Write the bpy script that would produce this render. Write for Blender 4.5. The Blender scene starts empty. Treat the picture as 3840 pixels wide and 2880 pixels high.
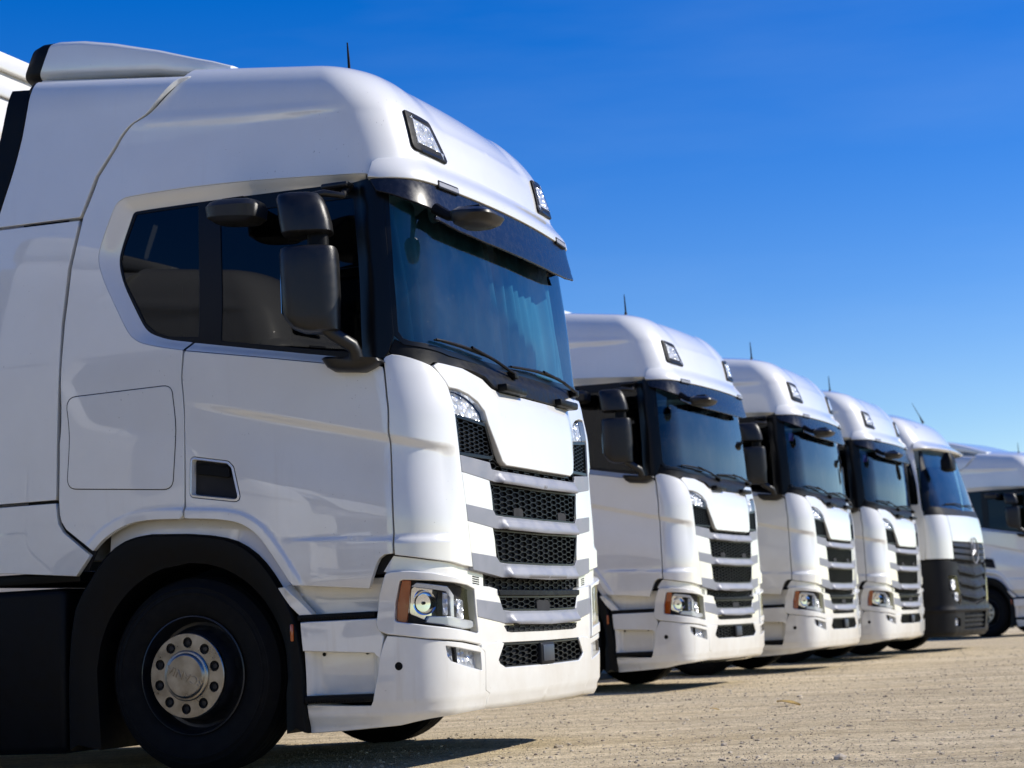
import bpy, bmesh, math, random
import numpy as np
from mathutils import Vector, Matrix
from mathutils.geometry import delaunay_2d_cdt

random.seed(7)
rng = np.random.default_rng(7)
SC = bpy.context.scene
COL = SC.collection

# ------------------------------------------------------------------ camera, sky, sun, exposure
cam_d = bpy.data.cameras.new('camera')
cam_d.lens = 66.37
cam_d.sensor_width = 36.0
cam_d.clip_start = 0.1
cam_d.clip_end = 3000
cam_d.dof.use_dof = True
cam_d.dof.focus_distance = 9.0
cam_d.dof.aperture_fstop = 4.0
cam = bpy.data.objects.new('camera', cam_d)
COL.objects.link(cam)
CR = Vector((0.92847181, 0.36845129, -0.04673051))
CU = Vector((0.09003595, -0.10122404, 0.99078112))
CF = Vector((-0.36032433, 0.92411976, 0.12715753))
M = Matrix((CR, CU, -CF)).transposed().to_4x4()
M.translation = Vector((5.04597558, -9.5291087, 0.65905623))
cam.matrix_world = M
SC.camera = cam

SUN_AZ = math.radians(27)      # from the trucks' nose towards their far side
SUN_EL = math.radians(36)
sdir = Vector((math.cos(SUN_EL) * math.cos(SUN_AZ), math.cos(SUN_EL) * math.sin(SUN_AZ), math.sin(SUN_EL)))
world = bpy.data.worlds.new('World')
SC.world = world
world.use_nodes = True
wn = world.node_tree
for n in list(wn.nodes):
    wn.nodes.remove(n)
sky = wn.nodes.new('ShaderNodeTexSky')
sky.sky_type = 'NISHITA'
sky.sun_disc = False
sky.sun_elevation = SUN_EL
sky.sun_rotation = math.atan2(sdir.x, sdir.y)
sky.altitude = 300
sky.air_density = 1.0
sky.dust_density = 0.15
sky.ozone_density = 3.0
wbg = wn.nodes.new('ShaderNodeBackground')
wbg.inputs[1].default_value = 0.132
wo = wn.nodes.new('ShaderNodeOutputWorld')
wsat = wn.nodes.new('ShaderNodeHueSaturation')
wsat.inputs['Saturation'].default_value = 1.49
wsat.inputs['Hue'].default_value = 0.521
wn.links.new(sky.outputs[0], wsat.inputs['Color'])
# faint high wisps, everywhere in the sky
wtc = wn.nodes.new('ShaderNodeTexCoord')
wmp = wn.nodes.new('ShaderNodeMapping'); wmp.inputs['Scale'].default_value = (1.2, 1.2, 7.0); wmp.inputs['Rotation'].default_value = (0.12, 0.05, 0.4)
wns = wn.nodes.new('ShaderNodeTexNoise'); wns.inputs['Scale'].default_value = 2.2; wns.inputs['Detail'].default_value = 7; wns.inputs['Roughness'].default_value = 0.55
wrp = wn.nodes.new('ShaderNodeValToRGB')
wrp.color_ramp.elements[0].position = 0.46; wrp.color_ramp.elements[0].color = (0, 0, 0, 1)
wrp.color_ramp.elements[1].position = 0.80; wrp.color_ramp.elements[1].color = (0.07, 0.07, 0.07, 1)
wmx = wn.nodes.new('ShaderNodeMix'); wmx.data_type = 'RGBA'
wmx.inputs[7].default_value = (4.2, 5.4, 6.6, 1)
wn.links.new(wtc.outputs['Generated'], wmp.inputs[0]); wn.links.new(wmp.outputs[0], wns.inputs['Vector'])
wn.links.new(wns.outputs[0], wrp.inputs[0]); wn.links.new(wrp.outputs[0], wmx.inputs[0])
wn.links.new(wsat.outputs[0], wmx.inputs[6]); wn.links.new(wmx.outputs[2], wbg.inputs[0])
wn.links.new(wbg.outputs[0], wo.inputs[0])

sun_d = bpy.data.lights.new('sun', 'SUN')
sun_d.energy = 5.0
sun_d.angle = math.radians(0.5)
sun_d.color = (1.0, 0.945, 0.845)
sun = bpy.data.objects.new('sun', sun_d)
sun.rotation_euler = sdir.to_track_quat('Z', 'Y').to_euler()
COL.objects.link(sun)

SC.view_settings.view_transform = 'Standard'
SC.view_settings.look = 'None'
SC.view_settings.exposure = 0.17
SC.view_settings.gamma = 1.0
SC.view_settings.use_curve_mapping = False
SC.cycles.max_bounces = 8
SC.cycles.transparent_max_bounces = 10
SC.cycles.caustics_reflective = False
SC.cycles.caustics_refractive = False
SC.cycles.sample_clamp_indirect = 4.0

# ------------------------------------------------------------------ materials
def newmat(name):
    m = bpy.data.materials.new(name)
    m.use_nodes = True
    nt = m.node_tree
    b = nt.nodes['Principled BSDF']
    return m, nt, b

def tex_noise(nt, scale, detail=4.0, rough=0.55, coord='Object', stretch=None, rot=0.0):
    tc = nt.nodes.new('ShaderNodeTexCoord')
    mp = nt.nodes.new('ShaderNodeMapping')
    if stretch and not rot:
        mp.inputs['Scale'].default_value = stretch
    elif stretch:
        mp.vector_type = 'TEXTURE'
        mp.inputs['Scale'].default_value = tuple(1 / k for k in stretch)
        mp.inputs['Rotation'].default_value = (0, 0, rot)
    n = nt.nodes.new('ShaderNodeTexNoise')
    n.inputs['Scale'].default_value = scale
    n.inputs['Detail'].default_value = detail
    n.inputs['Roughness'].default_value = rough
    if coord == 'World':
        ge = nt.nodes.new('ShaderNodeNewGeometry'); nt.links.new(ge.outputs['Position'], mp.inputs[0])
    else:
        nt.links.new(tc.outputs[coord], mp.inputs[0])
    nt.links.new(mp.outputs[0], n.inputs['Vector'])
    return n

def ramp(nt, src, p0, c0, p1, c1):
    r = nt.nodes.new('ShaderNodeValToRGB')
    r.color_ramp.elements[0].position = p0
    r.color_ramp.elements[0].color = c0 if len(c0) == 4 else (*c0, 1)
    r.color_ramp.elements[1].position = p1
    r.color_ramp.elements[1].color = c1 if len(c1) == 4 else (*c1, 1)
    nt.links.new(src, r.inputs[0])
    return r

def simple(name, col, rough=0.5, metal=0.0, coat=0.0, var=0.0, vscale=6.0, bump=0.0, bscale=200.0, spec=0.5):
    m, nt, b = newmat(name)
    b.inputs['Base Color'].default_value = (*col, 1)
    b.inputs['Roughness'].default_value = rough
    b.inputs['Metallic'].default_value = metal
    b.inputs['Coat Weight'].default_value = coat
    b.inputs['Coat Roughness'].default_value = 0.03
    b.inputs['Specular IOR Level'].default_value = spec
    if var > 0:
        n = tex_noise(nt, vscale)
        lo = tuple(c * (1 - var) for c in col)
        hi = tuple(min(1, c * (1 + var)) for c in col)
        r = ramp(nt, n.outputs[0], 0.3, lo, 0.7, hi)
        nt.links.new(r.outputs[0], b.inputs['Base Color'])
        r2 = ramp(nt, n.outputs[0], 0.3, (rough * 0.8,) * 3, 0.75, (min(1, rough * 1.3),) * 3)
        nt.links.new(r2.outputs[0], b.inputs['Roughness'])
    if bump > 0:
        n2 = tex_noise(nt, bscale, 2.0)
        bp = nt.nodes.new('ShaderNodeBump')
        bp.inputs['Strength'].default_value = bump
        bp.inputs['Distance'].default_value = 0.002
        nt.links.new(n2.outputs[0], bp.inputs['Height'])
        nt.links.new(bp.outputs[0], b.inputs['Normal'])
    return m

def paint_white(name, dirt, col=(0.80, 0.80, 0.785)):
    """white lacquer with road dust that thickens low down and a few insect specks"""
    m, nt, b = newmat(name)
    n1 = tex_noise(nt, 3.0, 6.0, 0.6, 'World')
    r1 = ramp(nt, n1.outputs[0], 0.35, (0, 0, 0), 0.8, (1, 1, 1))
    n2 = tex_noise(nt, 70.0, 2.0, 0.5, 'World')
    r2 = ramp(nt, n2.outputs[0], 0.72, (0, 0, 0), 0.76, (1, 1, 1))
    n3 = tex_noise(nt, 2.2, 2.0, 0.5, 'World')
    r3 = ramp(nt, n3.outputs[0], 0.5, (0, 0, 0), 0.62, (1, 1, 1))
    mul = nt.nodes.new('ShaderNodeMath'); mul.operation = 'MULTIPLY'
    nt.links.new(r2.outputs[0], mul.inputs[0]); nt.links.new(r3.outputs[0], mul.inputs[1])
    tc = nt.nodes.new('ShaderNodeTexCoord')
    sp = nt.nodes.new('ShaderNodeSeparateXYZ')
    nt.links.new(tc.outputs['Object'], sp.inputs[0])
    mr = nt.nodes.new('ShaderNodeMapRange')
    mr.inputs['From Min'].default_value = 0.15; mr.inputs['From Max'].default_value = 1.6
    mr.inputs['To Min'].default_value = dirt; mr.inputs['To Max'].default_value = dirt * 0.26
    nt.links.new(sp.outputs['Z'], mr.inputs['Value'])
    ns = tex_noise(nt, 1.0, 3.0, 0.6, 'World', (16.0, 16.0, 0.9))
    rs = ramp(nt, ns.outputs[0], 0.52, (0, 0, 0), 0.78, (0.8, 0.8, 0.8))
    mxs = nt.nodes.new('ShaderNodeMath'); mxs.operation = 'MAXIMUM'
    nt.links.new(r1.outputs[0], mxs.inputs[0]); nt.links.new(rs.outputs[0], mxs.inputs[1])
    m1 = nt.nodes.new('ShaderNodeMath'); m1.operation = 'MULTIPLY'
    nt.links.new(mxs.outputs[0], m1.inputs[0]); nt.links.new(mr.outputs[0], m1.inputs[1])
    mx = nt.nodes.new('ShaderNodeMix'); mx.data_type = 'RGBA'
    mx.inputs[6].default_value = (*col, 1); mx.inputs[7].default_value = (0.50, 0.44, 0.35, 1)
    nt.links.new(m1.outputs[0], mx.inputs[0])
    mx2 = nt.nodes.new('ShaderNodeMix'); mx2.data_type = 'RGBA'
    mx2.inputs[7].default_value = (0.22, 0.20, 0.17, 1)
    m2 = nt.nodes.new('ShaderNodeMath'); m2.operation = 'MULTIPLY'; m2.inputs[1].default_value = 0.55
    nt.links.new(mul.outputs[0], m2.inputs[0])
    nt.links.new(m2.outputs[0], mx2.inputs[0]); nt.links.new(mx.outputs[2], mx2.inputs[6])
    nt.links.new(mx2.outputs[2], b.inputs['Base Color'])
    b.inputs['Roughness'].default_value = 0.38
    b.inputs['Coat Weight'].default_value = 1.0
    b.inputs['Coat IOR'].default_value = 1.7
    rr = ramp(nt, n1.outputs[0], 0.3, (0.006,) * 3, 0.85, (0.045,) * 3)
    nt.links.new(rr.outputs[0], b.inputs['Coat Roughness'])
    return m

def glass(name, tint, ior=1.5, rough=0.0, spots=0.0):
    m = bpy.data.materials.new(name); m.use_nodes = True
    nt = m.node_tree
    for n in list(nt.nodes): nt.nodes.remove(n)
    tr = nt.nodes.new('ShaderNodeBsdfTransparent'); tr.inputs[0].default_value = (*tint, 1)
    gl = nt.nodes.new('ShaderNodeBsdfGlossy'); gl.inputs['Roughness'].default_value = rough
    gl.inputs[0].default_value = (1, 1, 1, 1)
    fr = nt.nodes.new('ShaderNodeFresnel'); fr.inputs[0].default_value = ior
    mx = nt.nodes.new('ShaderNodeMixShader')
    out = nt.nodes.new('ShaderNodeOutputMaterial')
    nt.links.new(fr.outputs[0], mx.inputs[0]); nt.links.new(tr.outputs[0], mx.inputs[1]); nt.links.new(gl.outputs[0], mx.inputs[2])
    last = mx
    if spots > 0:
        df = nt.nodes.new('ShaderNodeBsdfDiffuse'); df.inputs[0].default_value = (0.6, 0.62, 0.6, 1)
        n = tex_noise(nt, 85.0, 3.0, 0.6); r = ramp(nt, n.outputs[0], 0.745, (0, 0, 0), 0.78, (spots,) * 3)
        n2 = tex_noise(nt, 2.5, 4.0, 0.6); r2 = ramp(nt, n2.outputs[0], 0.42, (0, 0, 0), 0.75, (spots * 0.045,) * 3)
        ad = nt.nodes.new('ShaderNodeMath'); ad.operation = 'ADD'
        nt.links.new(r.outputs[0], ad.inputs[0]); nt.links.new(r2.outputs[0], ad.inputs[1])
        mx2 = nt.nodes.new('ShaderNodeMixShader')
        nt.links.new(ad.outputs[0], mx2.inputs[0]); nt.links.new(mx.outputs[0], mx2.inputs[1]); nt.links.new(df.outputs[0], mx2.inputs[2])
        last = mx2
    nt.links.new(last.outputs[0], out.inputs[0])
    return m

MT = {}
MT['white'] = paint_white('white_paint', 0.6, (0.735, 0.735, 0.70))
MT['white2'] = paint_white('cream_white_paint', 0.5, (0.74, 0.715, 0.66))
MT['black'] = simple('black_plastic', (0.0032, 0.0034, 0.004), 0.45, spec=0.14, var=0.3, vscale=25, bump=0.25, bscale=350)
MT['gloss'] = simple('gloss_black', (0.003, 0.0035, 0.0045), 0.30, spec=0.22)
MT['mirrorblack'] = simple('mirror_cap_black', (0.009, 0.0092, 0.010), 0.36, spec=0.42, var=0.25, vscale=25, bump=0.3, bscale=350)
MT['dark'] = simple('dark_void', (0.006, 0.006, 0.007), 0.8, var=0.3)
MT['rubber'] = simple('tyre_rubber', (0.0045, 0.0045, 0.0045), 0.8, spec=0.18, var=0.4, vscale=18, bump=0.3, bscale=120)
MT['silver'] = simple('silver_trim', (0.25, 0.255, 0.28), 0.5, metal=0.3, var=0.06, vscale=9)
MT['guide'] = simple('light_guide', (0.62, 0.64, 0.68), 0.22, metal=0.4, coat=0.5)
MT['chrome'] = simple('chrome', (0.85, 0.87, 0.9), 0.08, metal=1.0)
MT['satin'] = simple('satin_steel', (0.34, 0.32, 0.29), 0.32, metal=1.0, var=0.25, vscale=14)
MT['rim'] = simple('dark_rim_steel', (0.02, 0.022, 0.027), 0.4, metal=0.5, coat=0.2, var=0.35, vscale=12)
MT['amber'] = simple('amber_lens', (0.42, 0.085, 0.012), 0.12, coat=1.0)
MT['curtain'] = simple('curtain_cloth', (0.30, 0.36, 0.39), 0.85, var=0.1, vscale=5)
MT['interior'] = simple('cab_interior', (0.11, 0.115, 0.12), 0.8, var=0.25, vscale=9)
MT['liner'] = simple('cab_lining', (0.32, 0.32, 0.31), 0.85, var=0.1)
MT['paper'] = simple('paper', (0.7, 0.7, 0.68), 0.7, var=0.05)
MT['pink'] = simple('pink_card', (0.75, 0.12, 0.55), 0.5, var=0.05)
MT['grey'] = simple('dark_grey_plastic', (0.0085, 0.009, 0.0105), 0.5, spec=0.18, var=0.2, vscale=8, bump=0.15, bscale=250)
MT['seat'] = simple('seat_cloth', (0.12, 0.125, 0.14), 0.9, var=0.2, vscale=30)
MT['leaf'] = simple('dry_leaf', (0.50, 0.33, 0.09), 0.7, var=0.25, vscale=40)
MT['screen'] = glass('windscreen_glass', (0.30, 0.58, 0.68), 1.58, spots=0.75)
MT['sideglass'] = glass('dark_side_glass', (0.03, 0.033, 0.033), 1.36)
MT['clear'] = glass('clear_lens', (0.95, 0.96, 0.97), 1.18)
MT['mirror'] = simple('mirror_glass', (0.8, 0.82, 0.85), 0.02, metal=1.0)

# ------------------------------------------------------------------ object helpers
def tag(o, label=None, cat=None, group=None, kind=None):
    if label: o['label'] = label
    if cat: o['category'] = cat
    if group: o['group'] = group
    if kind: o['kind'] = kind
    return o

def empty(name, loc=(0, 0, 0), rz=0.0):
    o = bpy.data.objects.new(name, None)
    o.empty_display_size = 0.3
    o.location = loc
    o.rotation_euler = (0, 0, rz)
    COL.objects.link(o)
    return o

class MD:
    """mesh data: vertices, faces and (optional) vertex normals"""
    def __init__(self, v=None, f=None, n=None):
        self.v = np.zeros((0, 3)) if v is None else np.asarray(v, float).reshape(-1, 3)
        self.f = [] if f is None else [tuple(int(i) for i in q) for q in f]
        self.n = np.zeros((0, 3)) if n is None else np.asarray(n, float).reshape(-1, 3)
    def __add__(self, o):
        k = len(self.v)
        return MD(np.vstack([self.v, o.v]), self.f + [tuple(i + k for i in q) for q in o.f], np.vstack([self.n, o.n]))
    def mirror(self):
        a = np.array([1, -1, 1.0])
        return MD(self.v * a, [tuple(reversed(q)) for q in self.f], self.n * a if len(self.n) else self.n)

def build(name, md, mat, parent=None, sharp=None):
    me = bpy.data.meshes.new(name)
    me.from_pydata([tuple(p) for p in md.v], [], md.f)
    me.materials.append(MT[mat] if isinstance(mat, str) else mat)
    if len(md.n) == len(md.v) and len(md.v):
        me.polygons.foreach_set('use_smooth', [True] * len(me.polygons))
        me.update()
        nn = md.n / np.maximum(np.linalg.norm(md.n, axis=1, keepdims=True), 1e-9)
        me.normals_split_custom_set_from_vertices([tuple(p) for p in nn])
    elif sharp is not None:
        me.polygons.foreach_set('use_smooth', [True] * len(me.polygons))
        me.update()
        me.set_sharp_from_angle(angle=math.radians(sharp))
    me.update()
    o = bpy.data.objects.new(name, me)
    COL.objects.link(o)
    if parent is not None:
        o.parent = parent
    return o

def from_bm(name, bm, mat, parent=None, sharp=35):
    bmesh.ops.recalc_face_normals(bm, faces=bm.faces[:])
    me = bpy.data.meshes.new(name)
    bm.to_mesh(me); bm.free()
    me.materials.append(MT[mat] if isinstance(mat, str) else mat)
    me.polygons.foreach_set('use_smooth', [True] * len(me.polygons))
    me.update()
    me.set_sharp_from_angle(angle=math.radians(sharp))
    o = bpy.data.objects.new(name, me)
    COL.objects.link(o)
    if parent is not None:
        o.parent = parent
    return o

def bm_box(bm, lo, hi, bev=0.0, seg=2, mat=None):
    lo = Vector(lo); hi = Vector(hi)
    r = bmesh.ops.create_cube(bm, size=1.0)
    vs = r['verts']
    bmesh.ops.scale(bm, vec=(hi - lo), verts=vs)
    bmesh.ops.translate(bm, vec=(hi + lo) / 2, verts=vs)
    if mat is not None:
        bmesh.ops.transform(bm, matrix=mat, verts=vs)
    if bev > 0:
        es = list({e for v in vs for e in v.link_edges})
        bmesh.ops.bevel(bm, geom=es, offset=bev, segments=seg, profile=0.5, affect='EDGES')
    return bm

def tube(bm, pts, radii, n=10, cap=True):
    pts = [Vector(p) for p in pts]
    if not hasattr(radii, '__len__'): radii = [radii] * len(pts)
    rings = []
    up = Vector((0.13, 0.27, 0.95)).normalized()
    for i, p in enumerate(pts):
        t = (pts[min(i + 1, len(pts) - 1)] - pts[max(i - 1, 0)]).normalized()
        a = t.cross(up)
        if a.length < 1e-3: a = t.cross(Vector((1, 0, 0)))
        a.normalize(); b = t.cross(a)
        rings.append([bm.verts.new(p + (a * math.cos(2 * math.pi * k / n) + b * math.sin(2 * math.pi * k / n)) * radii[i]) for k in range(n)])
    for i in range(len(rings) - 1):
        for k in range(n):
            bm.faces.new((rings[i][k], rings[i][(k + 1) % n], rings[i + 1][(k + 1) % n], rings[i + 1][k]))
    if cap:
        bm.faces.new(rings[0][::-1]); bm.faces.new(rings[-1])
    return bm

def lathe(profile, n=64, axis='y', center=(0, 0, 0)):
    """profile: (radius, along) pairs"""
    v = []; f = []
    m = len(profile)
    for k in range(n):
        a = 2 * math.pi * k / n
        for r, t in profile:
            if axis == 'y': v.append((center[0] + r * math.cos(a), center[1] + t, center[2] + r * math.sin(a)))
            elif axis == 'z': v.append((center[0] + r * math.cos(a), center[1] + r * math.sin(a), center[2] + t))
            else: v.append((center[0] + t, center[1] + r * math.cos(a), center[2] + r * math.sin(a)))
    for k in range(n):
        k2 = (k + 1) % n
        for j in range(m - 1):
            f.append((k * m + j, k * m + j + 1, k2 * m + j + 1, k2 * m + j))
    return MD(v, f)

def loft(sections, n=28, cap=True):
    """sections: (center, half a, half b, exponent, axis_a, axis_b)"""
    v = []; f = []
    for c, a, b, e, A, B in sections:
        c = np.array(c, float); A = np.array(A, float); B = np.array(B, float)
        for k in range(n):
            t = 2 * math.pi * k / n
            ct, st = math.cos(t), math.sin(t)
            v.append(c + A * a * math.copysign(abs(ct) ** (2 / e), ct) + B * b * math.copysign(abs(st) ** (2 / e), st))
    m = len(sections)
    for i in range(m - 1):
        for k in range(n):
            f.append((i * n + k, i * n + (k + 1) % n, (i + 1) * n + (k + 1) % n, (i + 1) * n + k))
    if cap:
        f.append(tuple(range(n))[::-1]); f.append(tuple((m - 1) * n + k for k in range(n)))
    return MD(v, f)

def md_bm(md):
    bm = bmesh.new()
    vs = [bm.verts.new(p) for p in md.v]
    for q in md.f:
        try: bm.faces.new([vs[i] for i in q])
        except ValueError: pass
    return bm

# ------------------------------------------------------------------ the cab skin: a surface P(s, v)
def pchip(z, tab):
    n = len(tab)
    if z <= tab[0][0]: return tab[0][1]
    if z >= tab[-1][0]: return tab[-1][1]
    for i in range(n - 1):
        if tab[i][0] <= z <= tab[i + 1][0]: break
    x0, y0 = tab[i]; x1, y1 = tab[i + 1]; h = x1 - x0
    def sl(j):
        if j <= 0: return (tab[1][1] - tab[0][1]) / (tab[1][0] - tab[0][0])
        if j >= n - 1: return (tab[-1][1] - tab[-2][1]) / (tab[-1][0] - tab[-2][0])
        a = (tab[j][1] - tab[j - 1][1]) / (tab[j][0] - tab[j - 1][0]); b = (tab[j + 1][1] - tab[j][1]) / (tab[j + 1][0] - tab[j][0])
        return 0.0 if a * b <= 0 else 2 * a * b / (a + b)
    m0, m1 = sl(i) * h, sl(i + 1) * h; t = (z - x0) / h
    return y0 * (2 * t ** 3 - 3 * t * t + 1) + m0 * (t ** 3 - 2 * t * t + t) + y1 * (-2 * t ** 3 + 3 * t * t) + m1 * (t ** 3 - t * t)

def sstep(a, b, x):
    t = np.clip((x - a) / (b - a), 0, 1)
    return t * t * (3 - 2 * t)

def polydist(px, py, poly):
    d = np.full(np.shape(px), 1e9)
    for (x0, y0), (x1, y1) in zip(poly[:-1], poly[1:]):
        dx, dy = x1 - x0, y1 - y0
        t = np.clip(((px - x0) * dx + (py - y0) * dy) / (dx * dx + dy * dy + 1e-12), 0, 1)
        d = np.minimum(d, np.hypot(px - x0 - t * dx, py - y0 - t * dy))
    return d

ARCH = [(-.56, 1.11), (-.53, 1.153), (-.456, 1.214), (-.329, 1.27), (-.204, 1.283), (.016, 1.272), (.2, 1.258), (.317, 1.236), (.385, 1.2), (.441, 1.155), (.53, 1.03), (.616, .903)]

def chaikin(L, n=2):
    for _ in range(n):
        o = [L[0]]
        for p, q in zip(L[:-1], L[1:]):
            o.append((p[0] * .75 + q[0] * .25, p[1] * .75 + q[1] * .25)); o.append((p[0] * .25 + q[0] * .75, p[1] * .25 + q[1] * .75))
        L = o + [L[-1]]
    return L
ARCH = chaikin(ARCH, 2)
def offcurve(L, d):
    P = np.array(L); T = np.gradient(P, axis=0); T /= np.linalg.norm(T, axis=1, keepdims=True)
    return [(float(p[0] - t[1] * d), float(p[1] + t[0] * d)) for p, t in zip(P, T)]
ARCH_LINES = [offcurve(ARCH, .040)[1:-1], offcurve(ARCH, .053)[1:-1], offcurve(ARCH, .066)[1:-1]]

class Skin:
    def __init__(self, XF, YS, RR, CC, roof, relief=None):
        self.Z = np.linspace(0.0, roof['z0'], 700)
        self.lx, self.ly, self.lr, self.lc = [np.array([pchip(z, t) for z in self.Z]) for t in (XF, YS, RR, CC)]
        self.roof = roof
        self.relief = relief
    def par(self, v):
        v = np.minimum(v, self.roof['z0'])
        Xf = np.interp(v, self.Z, self.lx); Ys = np.interp(v, self.Z, self.ly); r = np.interp(v, self.Z, self.lr); c = np.interp(v, self.Z, self.lc)
        yc = Ys - r
        xe = Xf - c * yc * yc
        return Xf, Ys, r, c, yc, xe, xe - r
    def base(self, s, v):
        s = np.asarray(s, float); v = np.asarray(v, float)
        Xf, Ys, r, c, yc, xe, xa = self.par(v)
        ty = 2 * c * yc; tn = np.hypot(ty, 1.0); k = .5523
        t = np.clip(s / .4, 0, 1)
        P0 = (xa, Ys); P1 = (xa + k * r, Ys); P2 = (xe - k * r * ty / tn, yc + k * r / tn); P3 = (xe, yc)
        w0, w1, w2, w3 = (1 - t) ** 3, 3 * (1 - t) ** 2 * t, 3 * (1 - t) * t * t, t ** 3
        bx = w0 * P0[0] + w1 * P1[0] + w2 * P2[0] + w3 * P3[0]
        by = w0 * P0[1] + w1 * P1[1] + w2 * P2[1] + w3 * P3[1]
        fy = yc * (1 - (s - .4))
        x = np.where(s <= 0, xa + s, np.where(s <= .4, bx, Xf - c * fy * fy))
        y = np.where(s <= 0, Ys, np.where(s <= .4, by, fy))
        R = self.roof; z0 = R['z0']
        w = np.maximum(v - z0, 0)
        th = np.pi / 2 * np.minimum(1, w / .6); u = np.clip((w - .6) / .4, 0, 1)
        c1 = 1 - np.cos(th); sn = np.sin(th)
        ky = (1 - R['ry'] * c1) * (1 - u)
        kx = (1 - R['lean'] * sn - R['rx'] * c1) * (1 - .5 * u)
        x = np.where(x > 0, x * kx, x); y = y * ky
        zt = R['top'] + R['slope'] * x
        z = np.where(w > 0, z0 + (zt - z0) * sn + R.get('crown', .03) * u * (2 - u), v)
        return np.stack([x, -y, z], -1)
    def nbase(self, s, v, e=2e-3):
        a = self.base(s + e, v) - self.base(s - e, v)
        b = self.base(s, v + e) - self.base(s, v - e)
        n = np.cross(a, b)
        l = np.linalg.norm(n, axis=-1, keepdims=True)
        n = np.where(l > 1e-12, n / np.maximum(l, 1e-12), np.array([0, 0, 1.0]))
        return n
    def surf(self, s, v, off):
        B = self.base(s, v); N = self.nbase(s, v)
        o = off(s, v, B) if callable(off) else off
        o = np.broadcast_to(o, np.shape(s))
        if self.relief is not None:
            o = o + self.relief(B, s, v)
        return B + N * o[..., None]
    def full(self, s, v, off, e=2.5e-3):
        P = self.surf(s, v, off)
        a = self.surf(s + e, v, off) - self.surf(s - e, v, off)
        b = self.surf(s, v + e, off) - self.surf(s, v - e, off)
        n = np.cross(a, b); l = np.linalg.norm(n, axis=-1, keepdims=True)
        n = np.where(l > 1e-12, n / np.maximum(l, 1e-12), np.array([0, 0, 1.0]))
        return P, n
    def X(self, x, z):
        Xf, Ys, r, c, yc, xe, xa = self.par(z)
        if x <= xa: return (float(x - xa), z)
        lo, hi = 0.0, .4
        R0 = self.roof['z0']
        for _ in range(40):
            m = (lo + hi) / 2
            if self.base(np.array(m), np.array(min(z, R0)))[0] < x: lo = m
            else: hi = m
        return (lo, z)
    def Y(self, y, z):
        Xf, Ys, r, c, yc, xe, xa = self.par(z)
        if y <= yc: return (float(1.4 - y / yc), z)
        lo, hi = 0.0, .4
        R0 = self.roof['z0']
        for _ in range(40):
            m = (lo + hi) / 2
            if -self.base(np.array(m), np.array(min(z, R0)))[1] > y: lo = m
            else: hi = m
        return (lo, z)

def scania_relief(B, s, v):
    x = B[..., 0]; z = v
    h = np.zeros(np.shape(x))
    fs = 1 - sstep(.30, .42, s)
    # falling feature line on the door and corner
    zc = 1.885 - .238 * (x - .04)
    d = z - zc
    a = sstep(-.05, .5, x) * fs
    prof = np.where(d > 0, 0, np.where(d > -.05, -sstep(0, .05, -d), -(1 - sstep(.05, .42, -d))))
    h = h + .020 * a * prof
    # lower ledge
    a2 = sstep(.5, .75, x) * fs
    zl = 1.15 - .05 * (x - .6)
    h = h + .016 * a2 * (1 - sstep(-.03, .0, z - zl + .0)) * sstep(.80, .95, z)
    # wheel-arch lip
    inr = (x < .75) & (x > -.8) & (z > .85) & (z < 1.5)
    if np.any(inr):
        dd = np.where(inr, polydist(x, z, ARCH), 1.0)
        h = h + .018 * (1 - sstep(.040, .066, dd)) * (1 - sstep(.6, .72, x)) * (.25 + .75 * sstep(-.25, .1, x))
    # lower middle of the roof front
    yy = np.abs(B[..., 1])
    h = h - .012 * (1 - sstep(.52, .74, yy)) * sstep(3.16, 3.36, v) * (s > .3)
    # shallow rail along the roof shoulder
    zr = 3.30 + .07 * 0
    a3 = (1 - sstep(.75, 1.0, x)) * (s < .3)
    h = h + .010 * a3 * np.exp(-((z - (3.345 - .06 * (x - .3))) / .035) ** 2)
    return h

SK = Skin(
    XF=[(.15, 1.41), (.3, 1.445), (.5, 1.455), (.9, 1.455), (1.3, 1.46), (1.7, 1.455), (1.9, 1.425), (2.0, 1.405), (2.35, 1.385), (2.75, 1.345), (2.95, 1.325), (3.08, 1.302), (3.28, 1.245), (3.4, 1.20)],
    YS=[(.15, 1.225), (.5, 1.235), (1., 1.245), (1.5, 1.25), (2.0, 1.25), (2.4, 1.235), (2.9, 1.215), (3.2, 1.20), (3.4, 1.18)],
    RR=[(.15, .24), (.7, .24), (1., .26), (1.8, .27), (2.05, .28), (2.75, .28), (3.08, .28), (3.4, .30)],
    CC=[(.15, .055), (1.9, .055), (2.2, .06), (3.4, .06)],
    roof=dict(z0=3.28, top=3.69, slope=-.13, ry=.19, rx=.13, lean=.10, crown=.09), relief=scania_relief)

# ------------------------------------------------------------------ panels cut out of the skin
def fillet(poly, r, n=4):
    """round the corners of a closed 2-D polygon"""
    out = []
    m = len(poly)
    rr = r if hasattr(r, '__len__') else [r] * m
    for i in range(m):
        p = np.array(poly[i], float); a = np.array(poly[i - 1], float) - p; b = np.array(poly[(i + 1) % m], float) - p
        la, lb = np.hypot(*a), np.hypot(*b)
        if rr[i] <= 0 or la < 1e-6 or lb < 1e-6:
            out.append(tuple(p)); continue
        ang = math.acos(max(-1, min(1, float(a @ b) / (la * lb))))
        if ang > 2.9:
            out.append(tuple(p)); continue
        t = min(rr[i] / math.tan(ang / 2), la * .45, lb * .45)
        pa = p + a / la * t; pb = p + b / lb * t
        for k in range(n + 1):
            u = k / n
            out.append(tuple((1 - u) ** 2 * pa + 2 * u * (1 - u) * p + u * u * pb))
    return out

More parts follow.
